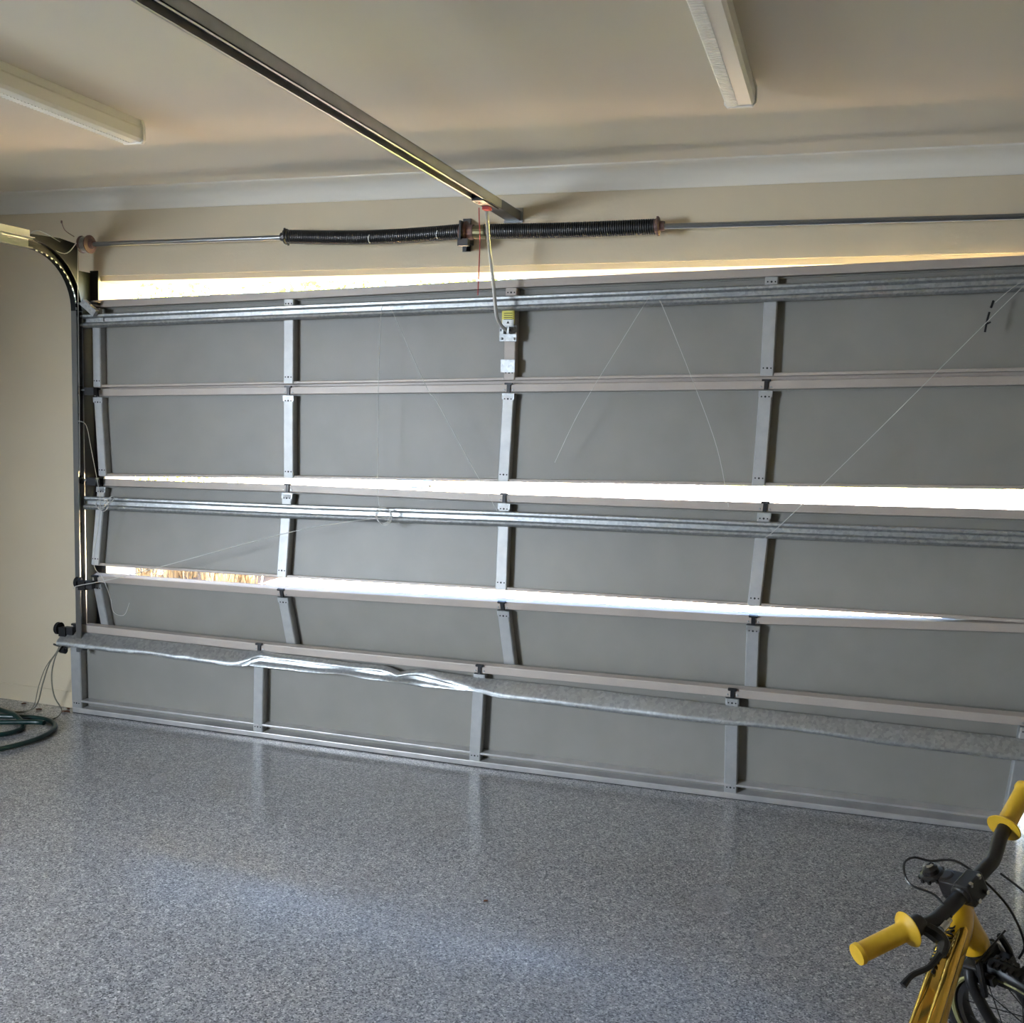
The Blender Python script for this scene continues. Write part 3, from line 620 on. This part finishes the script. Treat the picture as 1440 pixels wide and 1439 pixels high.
# ------------------------------------------------------------------ ceiling lights
def batten(xc, yend, ln, label):
    t = empty('ceiling_light', (xc, yend - ln / 2, CZ), label, 'ceiling light', 'batten lights on the ceiling')
    hw = .042
    MB().box((xc - .032, yend - ln + .01, CZ - .034), (xc + .034, yend - .010, CZ)).build('base', M['white'], t)
    # diffuser with prismatic ribs on its underside
    d = MB().use(M['diff'])
    prof = [(-.036, -.024), (-hw, -.032), (-hw, -.066), (-.034, -.076), (.034, -.076), (hw, -.066), (hw, -.032), (.036, -.024)]
    n = len(prof); vs_ = [(xc + a, y, CZ + z) for y in (yend - ln + .012, yend - .012) for a, z in prof]
    d.add(vs_, [(i, (i + 1) % n, n + (i + 1) % n, n + i) for i in range(n)] + [tuple(range(n)), tuple(reversed(range(n, 2 * n)))])
    dif = d.build('diffuser', None, t)
    ribs = MB(); k = 0; y = yend - .03
    while y > yend - ln + .03:
        ribs.box((xc - hw - .0015, y, CZ - .066), (xc - hw + .001, y + .006, CZ - .036)); ribs.box((xc - .035, y, CZ - .0785), (xc - .004, y + .006, CZ - .075)); y -= .014
    ribs.build('rib_row', M['diff'], dif)['kind'] = 'stuff'
    for ye in (yend - .012, yend - ln):
        e = MB(); pr2 = [(-.037, 0), (-hw - .004, -.022), (-hw - .004, -.069), (-.036, -.080), (.036, -.080), (hw + .004, -.069), (hw + .004, -.022), (.037, 0)]
        vs_ = [(xc + a, y, CZ + z) for y in (ye, ye + .012) for a, z in pr2]
        e.add(vs_, [(i, (i + 1) % n, n + (i + 1) % n, n + i) for i in range(n)] + [tuple(range(n)), tuple(reversed(range(n, 2 * n)))])
        e.build('end_cap', M['white'], t)
M['diff'] = mat('ribbed_acrylic_diffuser', (.82, .78, .69), .32)
batten(-2.418, 3.105, 1.24, 'long white batten light with ribbed diffuser, at the left of the ceiling')
batten(-.337, 3.12, 1.24, 'long white batten light with a smooth cover, at the right of the ceiling')

# ------------------------------------------------------------------ hose, cords, leaves
hp = [(-3.95, 3.30, .013), (-3.62, 3.345, .013), (-3.46, 3.42, .013), (-3.395, 3.535, .013), (-3.38, 3.66, .013), (-3.425, 3.79, .013), (-3.52, 3.862, .013), (-3.64, 3.868, .013), (-3.80, 3.82, .014), (-3.98, 3.80, .014), (-4.12, 3.68, .013), (-4.08, 3.50, .013), (-3.90, 3.42, .034),
      (-3.72, 3.50, .034), (-3.585, 3.60, .014), (-3.545, 3.69, .013), (-3.59, 3.77, .013), (-3.70, 3.83, .030), (-3.83, 3.90, .014), (-3.98, 3.93, .013), (-4.20, 3.86, .013), (-4.22, 3.62, .013), (-4.05, 3.48, .034), (-3.85, 3.60, .034), (-3.68, 3.69, .034), (-3.52, 3.765, .034), (-3.47, 3.77, .034)]
tag(MB().tube(smoothpath(hp, 7), .0115, 10).build('garden_hose', M['hose'], None, smooth=True), 'dark green garden hose lying in loose coils on the floor by the left wall', 'hose')
def cord(pts, label, r=.003): return tag(MB().tube(smoothpath(pts, 6), r, 6).build('frayed_cord', M['cordm']), label, 'cord')
M['cordm'] = mat('dirty_rope', (.20, .19, .15), .8, noise=60)
cord([(-3.54, 3.985, .40), (-3.550, 3.97, .34), (-3.585, 3.94, .27), (-3.63, 3.94, .16), (-3.68, 3.955, .05), (-3.75, 3.96, .006), (-3.86, 3.90, .005), (-4.05, 3.86, .005)], 'grey cord trailing from the broken bottom roller towards the left wall')
cord([(-3.547, 3.978, .395), (-3.556, 3.96, .33), (-3.600, 3.93, .25), (-3.645, 3.93, .15), (-3.69, 3.94, .04), (-3.76, 3.93, .004), (-3.90, 3.87, .004)], 'second thin cord twisted beside the first on its way down to the floor', .002)
cord([(-3.535, 3.98, .37), (-3.56, 3.95, .30), (-3.585, 3.95, .20), (-3.580, 3.96, .10), (-3.552, 3.975, .03), (-3.545, 3.93, .005), (-3.57, 3.88, .004), (-3.63, 3.85, .004)], 'cord hanging straight down from the bottom panel corner then curling on the floor')
def leaf(p, a, s, label):
    p = Vector(p); ax = Vector((math.cos(a), math.sin(a), 0)); ay = Vector((-math.sin(a), math.cos(a), 0)); mb = MB()
    n = 7; vs_ = []
    for k in range(n):
        t_ = k / (n - 1); wd = s * .35 * math.sin(math.pi * (t_ * .9 + .05)); cx = p + ax * (t_ - .5) * s
        vs_ += [cx - ay * wd + Vector((0, 0, .006 + .004 * math.sin(4 * t_))), cx + Vector((0, 0, .001)), cx + ay * wd + Vector((0, 0, .005))]
    vs_ += [v_ + Vector((0, 0, .0008)) for v_ in vs_]
    fs = []
    for L_ in (0, n * 3):
        for k in range(n - 1):
            for q in (0, 1): fs.append((L_ + k * 3 + q, L_ + k * 3 + q + 1, L_ + k * 3 + 4 + q, L_ + k * 3 + 3 + q))
    mb.add(vs_, fs); return tag(mb.build('dry_leaf', M['leafbrown']), label, 'leaf')
leaf((-3.72, 4.01, 0), .3, .03, 'small dry leaf on the floor between hose and wall')
leaf((-3.60, 4.075, 0), -.4, .028, 'tiny brown leaf against the foot of the left wall')
leaf((-3.575, 4.03, 0), .1, .045, 'reddish dry leaf at the left foot of the garage door')
leaf((-3.86, 4.06, 0), .9, .022, 'small brown leaf near the skirting, leftmost of the leaves')
leaf((-.99, 2.93, 0), .5, .014, 'tiny brown crumb on the open floor, far from the other leaves')

# ------------------------------------------------------------------ bicycle
bk = empty('bicycle', (.55, 2.2, 0), 'small yellow child bicycle with black bars turned hard right and yellow grips', 'bicycle')
def rotv(v, k, t): return v * math.cos(t) + k.cross(v) * math.sin(t) + k * k.dot(v) * (1 - math.cos(t))
BP = Vector((.2727, 2.3302, .5522)); psi, ste, lean, s_, r1, w1, r2, w2, lenA, hl, ttd = 1.1823, -1.9291, -.3243, 1.0733, .0212, .0305, .0426, .0046, .3552, .0854, .0883
F_ = Vector((math.cos(psi), math.sin(psi), 0)); u_ = rotv(Vector((0, 0, 1)), F_, lean); Lv = u_.cross(F_); R18 = math.radians(18)
a_ = u_ * math.cos(R18) - F_ * math.sin(R18); fp = F_ * math.cos(R18) + u_ * math.sin(R18); fs_ = rotv(fp, a_, ste); ls_ = a_.cross(fs_)
def SP(f_, l, a): return BP + (fs_ * f_ + ls_ * l + a_ * a) * s_
def FP(f_, l, a): return BP + (F_ * f_ + Lv * l + u_ * a) * s_
hub = SP(.035, 0, -lenA)
# handlebar, grips
hbp = [SP(w2 + .5 * (w1 - w2), -.23, r2 + .5 * (r1 - r2)), SP(w2 + .75 * (w1 - w2), -.20, r2 + .75 * (r1 - r2)), SP(w1, -.168, r1 - .001), SP(.042, -.12, .004), SP(.045, -.06, 0), SP(.045, .06, 0), SP(.042, .10, .0), SP(w1 + .004, .145, r1 - .006), SP(w1 + .002, .17, r1), SP(w2 + .016 + .6 * (w1 - w2 - .016), .218, r2 + .6 * (r1 - r2))]
bar = MB().tube(smoothpath(hbp, 5), .0155, 12).build('handlebar', M['bblack'], bk, smooth=True)
for sg in (-1, 1):
    A = SP(w2 + (.016 if sg > 0 else 0), .29 * sg, r2); B = SP(w1, .17 * sg, r1); d = (B - A).normalized(); Ln = (B - A).length
    MB().lathe(A, d, [(0, .008), (.001, .0215), (.010, .0225), (.012, .021), (.016, .0197), (Ln - .020, .0202), (Ln - .012, .024), (Ln - .006, .034), (Ln - .002, .037), (Ln, .036), (Ln, .014)], 26).build('grip', M['yellow'], bk, smooth=True)
# stem
st = MB().use(M['bblack']); st.lathe(SP(0, 0, -.055), a_, [(0, .018), (.03, .020), (.034, .022), (.075, .022), (.080, .016)], 20)
st.obox(SP(.022, 0, .0), fs_, ls_, a_, .034, .022, .019)
st.obox(SP(.052, 0, .0), fs_, ls_, a_, .018, .028, .026)
st.lathe(SP(.045, -.032, 0), ls_, [(0, .018), (.005, .023), (.062, .023), (.067, .018)], 16)
st.build('stem', None, bk, smooth=False, bevel=.004)
for l in (-.014, .014):
    MB().lathe(SP(.062, l, .0), (fs_ * .3 + a_).normalized(), [(.020, .005), (.028, .005), (.030, .003)], 8).build('bolt', M['chrome'], bk)
    MB().lathe(SP(.070, l, -.014), fs_, [(0, .005), (.006, .005)], 8).build('bolt', M['chrome'], bk)
cb = MB().use(M['bblack']); cb.lathe(SP(-.028, -.006, .010), a_, [(0, .020), (.004, .026), (.010, .026), (.013, .020)], 22); cb.lathe(SP(-.028, -.006, .022), a_, [(0, .017), (.010, .017), (.014, .010)], 18)
for k in range(10):
    a = 2 * math.pi * k / 10; cb.obox(SP(-.028 + .025 * math.cos(a), -.006 + .025 * math.sin(a), .015), fs_, ls_, a_, .003, .003, .004)
cb.use(M['chrome']); cb.lathe(SP(-.028, -.006, .036), a_, [(0, .011), (.004, .012), (.007, .007)], 16)
cb.build('bell', None, bk)['label'] = 'black round bell with a silver cap beside the stem'
# brake lever under the near (right) grip, and brake cable
lv = MB().use(M['bblack']); lv.lathe(SP(w1 + .004, -.155, r1 - .004), ls_, [(-.012, .018), (-.008, .020), (.014, .020), (.018, .017)], 16)
lvp = [SP(.040, -.145, .012), SP(.060, -.140, -.004), SP(.074, -.142, -.018), SP(.080, -.165, -.026)]
lv.tube(smoothpath(lvp, 4), [.014, .0145, .015, .0155, .016, .016, .015, .014, .013, .012, .011, .010, .009][:13], 8)
lv.tube(smoothpath([SP(.078, -.160, -.024), SP(.078, -.200, -.026), SP(.066, -.235, -.022), SP(.062, -.262, -.026)], 5), [.009, .008, .0075, .007, .0065, .006, .006, .006, .006, .006, .006, .0062, .0065, .007, .0075, .008], 8)
lv.build('brake_lever', None, bk, smooth=True)
MB().lathe(SP(.060, -.112, -.006), ls_, [(-.01, .008), (.010, .008), (.012, .006), (.024, .005)], 10).build('barrel_adjuster', M['chrome'], bk)
MB().tube(smoothpath([SP(.060, -.085, -.006), SP(.030, -.075, .03), SP(-.010, -.088, .055), SP(-.035, -.06, .075), SP(-.045, -.02, .062), SP(-.025, .0, .045), SP(.02, .03, .03), SP(.08, .04, -.05), SP(.10, .03, -.13), SP(.08, .02, -.17)], 6), .0027, 6).build('brake_cable', M['bblack'], bk, smooth=True)
MB().tube(smoothpath([SP(.08, .06, .0), SP(.13, .06, -.05), SP(.15, .04, -.12), SP(.10, .02, -.19)], 6), .0027, 6).build('brake_cable', M['bblack'], bk, smooth=True)
# frame: head tube with gusset, twin top tubes with a plate, down tube, seat tube, stays
ht = MB(); ht.lathe(SP(0, 0, -.050 - hl - .022), a_, [(0, .024), (.004, .033), (.020, .034), (.05, .030), (hl + .004, .028), (hl + .014, .029), (hl + .018, .024)], 26)
ht.build('head_tube', M['yframe'], bk, smooth=True)
h0 = BP + a_ * (-.05 - hl * .40) * s_; seatp = h0 + (-F_ * .47 - u_ * (ttd + .05)) * s_
bbp = h0 + (-F_ * .42 - u_ * .225) * s_
tdir = (seatp - h0).normalized(); tn = tdir.cross(Lv).normalized()
if tn.z < 0: tn = -tn
gs = MB()     # smooth gusset tapering from the head tube to the tubes
pts = [h0 + a_ * .022, h0 + a_ * .015 + tdir * .03, h0 + tdir * .07, h0 + tdir * .13 - tn * .004]
gs.tube(smoothpath(pts, 4), [.029, .030, .031, .032, .032, .032, .031, .030, .028, .026, .022, .018, .012], 16); gs.build('head_gusset', M['yframe'], bk, smooth=True)
for sg, m_ in ((-1, 'gold'), (1, 'gold')):
    q0 = h0 + Lv * .0155 * sg + a_ * .014 + tdir * .02; q1 = seatp + Lv * .017 * sg
    MB().tube([q0, q0.lerp(q1, .33), q0.lerp(q1, .66), q1], .0125, 18).build('top_tube', M[m_], bk, smooth=True)
qa = h0 + a_ * .014 + tdir * .05; qb = seatp - tdir * .02
pd_ = (qb - qa).normalized(); pn = pd_.cross(Lv).normalized(); pn = pn if pn.z > 0 else -pn
pl = MB(); pl.obox(qa.lerp(qb, .5) + pn * .006, pd_, Lv, pn, (qb - qa).length * .5, .010, .0035); pl.build('centre_plate', M['gold'], bk, bevel=.002)
dn = [h0 - a_ * .020, h0 + (-F_ * .12 - u_ * .058) * s_, h0 + (-F_ * .26 - u_ * .115) * s_, bbp]
MB().tube(smoothpath(dn, 5), .0165, 16).build('down_tube', M['yframe'], bk, smooth=True)
MB().tube([bbp, seatp, seatp + (seatp - bbp).normalized() * .02], .0150, 16).build('seat_tube', M['yframe'], bk, smooth=True)
sd_ = (seatp - bbp).normalized()
MB().tube([seatp, seatp + sd_ * .06], .0120, 12).build('seat_post', M['chrome'], bk, smooth=True)
sp0 = seatp + sd_ * .05 - F_ * .05; ss = MB(); rows = []
for k in range(9):
    t_ = k / 8; wd = .012 + .055 * max(0, (t_ - .35) / .65) ** .8 if t_ > .35 else .014 + .004 * math.sin(t_ * 9); cx = sp0 + F_ * (.11 - .21 * t_)
    rows.append([cx - Lv * wd - u_ * .012, cx - Lv * wd * .7 + u_ * .012, cx + u_ * .018, cx + Lv * wd * .7 + u_ * .012, cx + Lv * wd - u_ * .012])
ss.add([p for r_ in rows for p in r_], [(k * 5 + q, k * 5 + (q + 1) % 5, k * 5 + 5 + (q + 1) % 5, k * 5 + 5 + q) for k in range(8) for q in range(5)] + [(0, 1, 2, 3, 4), (44, 43, 42, 41, 40)])
ss.build('saddle', M['bblack'], bk, smooth=True)
WR = .195
# rear wheel centre: behind bottom bracket, touching the floor
rh = bbp - F_ * .235 * s_; rh.z = 0; rh = Vector((rh.x, rh.y, 0)); 
# keep the rear wheel in the frame's (leaning) plane and on the floor
base = bbp - F_ * .235 * s_; k_ = (base.z - WR * u_.z) / u_.z; rh = base - u_ * k_
for sg in (-1, 1):
    MB().tube([bbp + Lv * .02 * sg, rh + Lv * .05 * sg], .008, 8).build('chain_stay', M['yframe'], bk, smooth=True)
    MB().tube([seatp + Lv * .014 * sg, rh + Lv * .05 * sg], .007, 8).build('seat_stay', M['yframe'], bk, smooth=True)
# fork
crown = SP(.004, 0, -.050 - hl - .045)
fk = MB(); fk.obox(crown, fs_, ls_, a_, .020, .046, .014); fk.lathe(SP(0, 0, -.05 - hl - .045), a_, [(0, .020), (.03, .022)], 16); fk.build('fork_crown', M['bblack'], bk, bevel=.005)
for sg in (-1, 1):
    MB().tube(smoothpath([SP(.004, .040 * sg, -.050 - hl - .04), SP(.006, .052 * sg, -.050 - hl - .07), SP(.016, .052 * sg, -.28), SP(.034, .050 * sg, -lenA)], 4), .0125, 12).build('fork_leg', M['bblack'], bk, smooth=True)
    br = MB(); br.tube(smoothpath([SP(.024, .048 * sg, -.225), SP(.034, .050 * sg, -.19), SP(.036, .040 * sg, -.145)], 4), .0075, 8); br.obox(SP(.030, .034 * sg, -.195), fs_, ls_, a_, .022, .008, .009); br.build('brake_arm', M['bblack'], bk)
MB().tube([SP(.040, -.055, -.142), SP(.040, .055, -.142)], .0022, 6).build('brake_noodle', M['bblack'], bk)
def wheel(c, f_, up, ax, name):
    W = MB().use(M['bblack']); N = 40
    def ring(r, rt, n=10, mb=W): mb.tube([c + (f_ * math.cos(a) + up * math.sin(a)) * r for a in [2 * math.pi * k / N for k in range(N)]], rt, n, closed=True)
    ring(WR - .023, .023, 12); ty = W.build('tyre', None, bk, smooth=True)
    for sg in (-1, 1):
        w2_ = MB(); w2_.tube([c + ax * .016 * sg + (f_ * math.cos(a) + up * math.sin(a)) * (WR - .036) for a in [2 * math.pi * k / N for k in range(N)]], .006, 6, closed=True); w2_.build('sidewall', M['tyrewall'], ty, smooth=True)
    kn = MB()
    for k in range(N * 2):
        a = 2 * math.pi * k / (N * 2); d = f_ * math.cos(a) + up * math.sin(a); tt = up * math.cos(a) - f_ * math.sin(a)
        for sg in (-1, 1): kn.obox(c + d * (WR - .004) + ax * .011 * sg, tt, ax, d, .004, .006, .004)
    kn.build('tread', M['bblack'], ty)['kind'] = 'stuff'
    R = MB(); rims = [(-.013, WR - .046), (-.013, WR - .058), (0, WR - .062), (.013, WR - .058), (.013, WR - .046)]; vs_ = []; fs2 = []
    for k in range(N):
        a = 2 * math.pi * k / N
        for z_, r_ in rims: vs_.append(c + ax * z_ + (f_ * math.cos(a) + up * math.sin(a)) * r_)
    for k in range(N):
        for q in range(5): fs2.append((k * 5 + q, k * 5 + (q + 1) % 5, ((k + 1) % N) * 5 + (q + 1) % 5, ((k + 1) % N) * 5 + q))
    R.add(vs_, fs2).build('rim', M['bblack'], bk, smooth=True)
    MB().lathe(c - ax * .045, ax, [(0, .006), (.008, .010), (.012, .024), (.016, .024), (.018, .014), (.072, .014), (.074, .024), (.078, .024), (.082, .010), (.09, .006)], 16).build('hub', M['chrome'], bk)
    for k in range(20):
        a = 2 * math.pi * k / 20; sg = 1 if k % 2 else -1; b2 = a + (.9 if (k // 2) % 2 else -.9)
        MB().tube([c + ax * .030 * sg + (f_ * math.cos(b2) + up * math.sin(b2)) * .022, c + (f_ * math.cos(a) + up * math.sin(a)) * (WR - .058)], .0013, 5).build('spoke', M['bblack'], bk)
wheel(hub, fs_, a_, ls_, 'front'); wheel(rh, F_, u_, Lv, 'rear')
# cranks, chain guard, kickstand
ck = MB(); ck.tube([bbp - Lv * .06, bbp + Lv * .06], .010, 12); ck.obox(bbp - Lv * .06 + (F_ * .05 - u_ * .03), (F_ * .86 - u_ * .5).normalized(), Lv, (u_ * .86 + F_ * .5).normalized(), .055, .005, .010); ck.obox(bbp + Lv * .06 - (F_ * .05 - u_ * .03), (F_ * .86 - u_ * .5).normalized(), Lv, (u_ * .86 + F_ * .5).normalized(), .055, .005, .010); ck.build('crank', M['bblack'], bk)
for sg in (-1, 1):
    pd = MB(); pd.obox(bbp + Lv * .095 * sg - (F_ * .095 - u_ * .055) * sg * 1, F_, Lv, u_, .030, .032, .008); pd.build('pedal', M['bblack'], bk, bevel=.003)
cw = MB().lathe(bbp - Lv * .045, Lv, [(0, .055), (.004, .055)], 26); cw.build('chainring', M['chrome'], bk)
cg = MB().obox(bbp.lerp(rh, .45) - Lv * .052, (bbp - rh).normalized(), Lv, u_, .15, .004, .030); cg.build('chain_guard', M['bblack'], bk, bevel=.006)
ksp = rh + F_ * .03 - Lv * .05; kend = ksp - Lv * .08 - F_ * .02; kend.z = .006
MB().tube([ksp, Vector(kend)], .006, 8).build('kickstand', M['chrome'], bk)
# lettering on the tubes: dark glyph-like decals, read sideways
def text_mesh(s, size, origin, xdir, ydir, m, name, parent, extr=.0004):
    cu = bpy.data.curves.new('t', 'FONT'); cu.body = s; cu.size = size; cu.extrude = extr; cu.space_character = 1.1; cu.resolution_u = 3
    to = bpy.data.objects.new('t', cu); col.objects.link(to)
    dg = bpy.context.evaluated_depsgraph_get(); me = bpy.data.meshes.new_from_object(to.evaluated_get(dg)); bpy.data.objects.remove(to)
    z = xdir.cross(ydir).normalized(); Mx = Matrix.Identity(4)
    for i in range(3): Mx[i][0] = xdir[i]; Mx[i][1] = ydir[i]; Mx[i][2] = z[i]; Mx[i][3] = origin[i]
    me.transform(Mx); me.materials.clear(); me.materials.append(m); me.name = name
    o = bpy.data.objects.new(name, me); col.objects.link(o); o.parent = parent; me.transform(Matrix.Translation(-parent.location)); return o
text_mesh('OATUD', .026, qa + pd_ * .005 - Lv * .009 + pn * .0150, pd_, Lv, M['bblack'], 'lettering', bk, .002)
text_mesh('OVAC', .030, qa + pd_ * .07 + Lv * .006 + pn * .0140, pd_, (Lv * .93 - pn * .36).normalized(), M['bblack'], 'lettering', bk, .0035)

# ------------------------------------------------------------------ outside
g = MB().box((-30, WY + .24, -.30), (30, 44, -.12)); pr = MB().box((-9.5, WY + .8, 2.9), (-4.1, 7.4, 3.0))
for x, y in ((-9.2, 7.2), (-4.9, 7.2)): pr.box((x, y, -.02), (x + .1, y + .1, 2.9))  # slab and posts added out of view to keep sun off the grasses
struct('trim_14', pr, M['rooftile'], label='added roof slab on posts, out of view, shading the garden bed outside')
struct('trim_8', g, M['lawn'], label='ground outside the garage')
struct('trim_9', MB().box((-4.62, WY + .24, -.12), (2.6, 16.2, -.01)), M['drive'], label='pale concrete driveway in the sun outside the door')
struct('trim_10', MB().box((-30, 16.2, -.12), (30, 23.5, -.05)), M['road'], label='road beyond the driveway')
struct('trim_11', MB().box((-8.2, WY + .24, -.12), (-4.62, 10.5, -.02)), M['soil'], label='garden bed left of the driveway')
def tuft(x, y, m, n, h, label, r=.12):
    mb = MB().use(M[m])
    for k in range(n):
        a = random.uniform(0, 2 * math.pi); l_ = random.uniform(.6, 1) * h; b_ = Vector((x + random.uniform(-r, r), y + random.uniform(-r, r), -.03)); ln_ = random.uniform(.2, 1.0)
        d = Vector((math.cos(a), math.sin(a), 0)); w_ = Vector((-math.sin(a), math.cos(a), 0)) * .006
        p1 = b_ + d * l_ * .25 * ln_ + Vector((0, 0, l_ * .6)); p2 = b_ + d * l_ * .8 * ln_ + Vector((0, 0, l_ * .8))
        mb.add([b_ - w_, b_ + w_, p1 + w_, p1 - w_, p2], [(0, 1, 2, 3), (3, 2, 4)])
    return tag(mb.build('grass_tuft', None), label, 'plant', 'dry grasses in the bed beside the driveway')
rnd = random.Random(3)
k = 0
for iy in range(5):
    for ix in range(8):
        x = -7.6 + ix * .40 + rnd.uniform(-.1, .1); y = 7.0 + iy * .55 + rnd.uniform(-.12, .12)
        if x > -4.72: continue
        gr = rnd.random() < .42
        tuft(x, y, 'greenblade' if gr else 'straw', 70, rnd.uniform(.28, .5), ('green' if gr else 'straw-coloured') + ' grass tuft in the bed, ' + ('nearest', 'second nearest', 'middle', 'second farthest', 'farthest')[iy] + ' row, ' + ('leftmost', 'second from the left', 'third from the left', 'fourth from the left', 'fourth from the right', 'third from the right', 'second from the right', 'rightmost')[ix]); k += 1
tag(MB().box((-5.80, 7.70, -.03), (-5.74, 7.75, .55)).add([(-5.80, 7.70, .55), (-5.74, 7.70, .55), (-5.74, 7.75, .55), (-5.80, 7.75, .55), (-5.77, 7.725, .60)], [(0, 1, 4), (1, 2, 4), (2, 3, 4), (3, 0, 4)]).build('garden_stake', M['fencewhite']), 'white stake standing in the straw garden bed', 'stake')
def foliage(mb, c, rad, n, sz):
    for k in range(n):
        while True:
            p = Vector([random.uniform(-1, 1) for _ in range(3)])
            if .25 < p.length < 1: break
        p = Vector((c[0] + p.x * rad[0], c[1] + p.y * rad[1], c[2] + p.z * rad[2])); a = Vector([random.gauss(0, 1) for _ in range(3)]).normalized(); b_ = a.orthogonal().normalized(); s2 = sz * random.uniform(.6, 1.3)
        mb.add([p - a * s2, p + b_ * s2 * .5, p + a * s2, p - b_ * s2 * .5], [(0, 1, 2, 3)])
def tree(x, y, h, rw, label, m='leafy', n=1700):
    t = empty('tree', (x, y, -.1), label, 'tree', 'trees across the road')
    tk = MB(); tk.tube(smoothpath([(x, y, -.1), (x + .1, y, h * .3), (x - .1, y + .1, h * .6)], 4), [.16, .15, .14, .13, .12, .11, .09, .07, .05], 8)
    for a in (0, 2.1, 4.2): tk.tube([(x + .08, y, h * .3), (x + rw * .6 * math.cos(a), y + rw * .6 * math.sin(a), h * .6)], [.07, .03], 6)
    tk.build('trunk', M['bark'], t)
    f_ = MB()
    for q in range(4): foliage(f_, (x + random.uniform(-.12, .12) * rw, y + random.uniform(-.3, .3) * rw, h * (.45 + .14 * q)), (rw * .74, rw * .7, h * .2), n // 4, .13)
    f_.build('foliage', M[m], t)['kind'] = 'stuff'
for i, (x, y, h, rw, l_) in enumerate([(-22, 25, 6.5, 2.4, 'broad green tree across the road, leftmost'), (-17.6, 24.5, 7, 2.5, 'tall green tree across the road, second from the left'), (-13.2, 25, 6.4, 2.4, 'green tree across the road behind the yellow hedge'), (-9.2, 24.6, 7.2, 2.5, 'tree across the road behind the blue bin'), (-5, 25.2, 6.2, 2.3, 'tree across the road behind the low wall'), (-.8, 25, 6.8, 2.4, 'tree straight across from the driveway'), (3.6, 25, 6.2, 2.3, 'rightmost tree across the road')]):
    tree(x, y, h, rw, l_)
hd = empty('hedge', (-12, 14.6, -.1), 'yellow-green hedge left of the driveway entrance', 'hedge')
hm = MB(); foliage(hm, (-12.6, 14.6, .35), (3.4, .5, .75), 2600, .06); hm.build('foliage', M['leafyel'], hd)['kind'] = 'stuff'
for q in range(9): MB().tube([(-15.4 + q * .7, 14.6, -.12), (-15.3 + q * .7, 14.6, .6)], .025, 6).build('stem', M['bark'], hd)
bn = empty('wheelie_bin', (-7.95, 18.6, -.05), 'blue wheelie bin at the road edge', 'bin')
mb = MB().hexa([(-8.18, 18.38, 0), (-7.72, 18.38, 0), (-7.66, 18.30, .92), (-8.24, 18.30, .92), (-8.18, 18.82, 0), (-7.72, 18.82, 0), (-7.66, 18.92, .92), (-8.24, 18.92, .92)]); mb.build('body', M['blue'], bn, bevel=.02)
MB().hexa([(-8.26, 18.26, .92), (-7.64, 18.26, .92), (-7.64, 18.26, .97), (-8.26, 18.26, .97), (-8.26, 18.96, .94), (-7.64, 18.96, .94), (-7.66, 18.92, 1.06), (-8.24, 18.92, 1.06)]).build('lid', M['blue'], bn, bevel=.015)
for x in (-8.16, -7.74): MB().lathe((x - .03, 18.86, .06), (1, 0, 0), [(0, .10), (.05, .10)], 14).build('wheel', M['black'], bn)
bn.location.z = -.05
b2 = empty('wheelie_bin', (-7.2, 18.7, -.05), 'orange wheelie bin right of the blue one', 'bin')
MB().hexa([(-7.38, 18.5, 0), (-7.02, 18.5, 0), (-6.96, 18.44, .9), (-7.44, 18.44, .9), (-7.38, 18.9, 0), (-7.02, 18.9, 0), (-6.96, 19.0, .9), (-7.44, 19.0, .9)]).build('body', M['binlid'], b2, bevel=.02)
MB().hexa([(-7.46, 18.4, .9), (-6.94, 18.4, .9), (-6.94, 18.4, .95), (-7.46, 18.4, .95), (-7.46, 19.04, .92), (-6.94, 19.04, .92), (-6.96, 19.0, 1.02), (-7.44, 19.0, 1.02)]).build('lid', M['binlid'], b2, bevel=.015)
gw = empty('garden_wall', (-3.2, 17.6, -.05), 'low white rendered wall with pillar across the driveway end, shade put into its lilac-grey colour', 'wall')
MB().box((-3.95, 17.5, -.05), (-2.3, 17.7, .42)).build('wall_panel', M['wallgrey'], gw, bevel=.01)
MB().box((-4.15, 17.45, -.05), (-3.92, 17.75, .60)).build('pillar', M['wallgrey'], gw, bevel=.01)
MB().box((-4.18, 17.42, .60), (-3.89, 17.78, .66)).build('pillar_cap', M['fencewhite'], gw, bevel=.01)
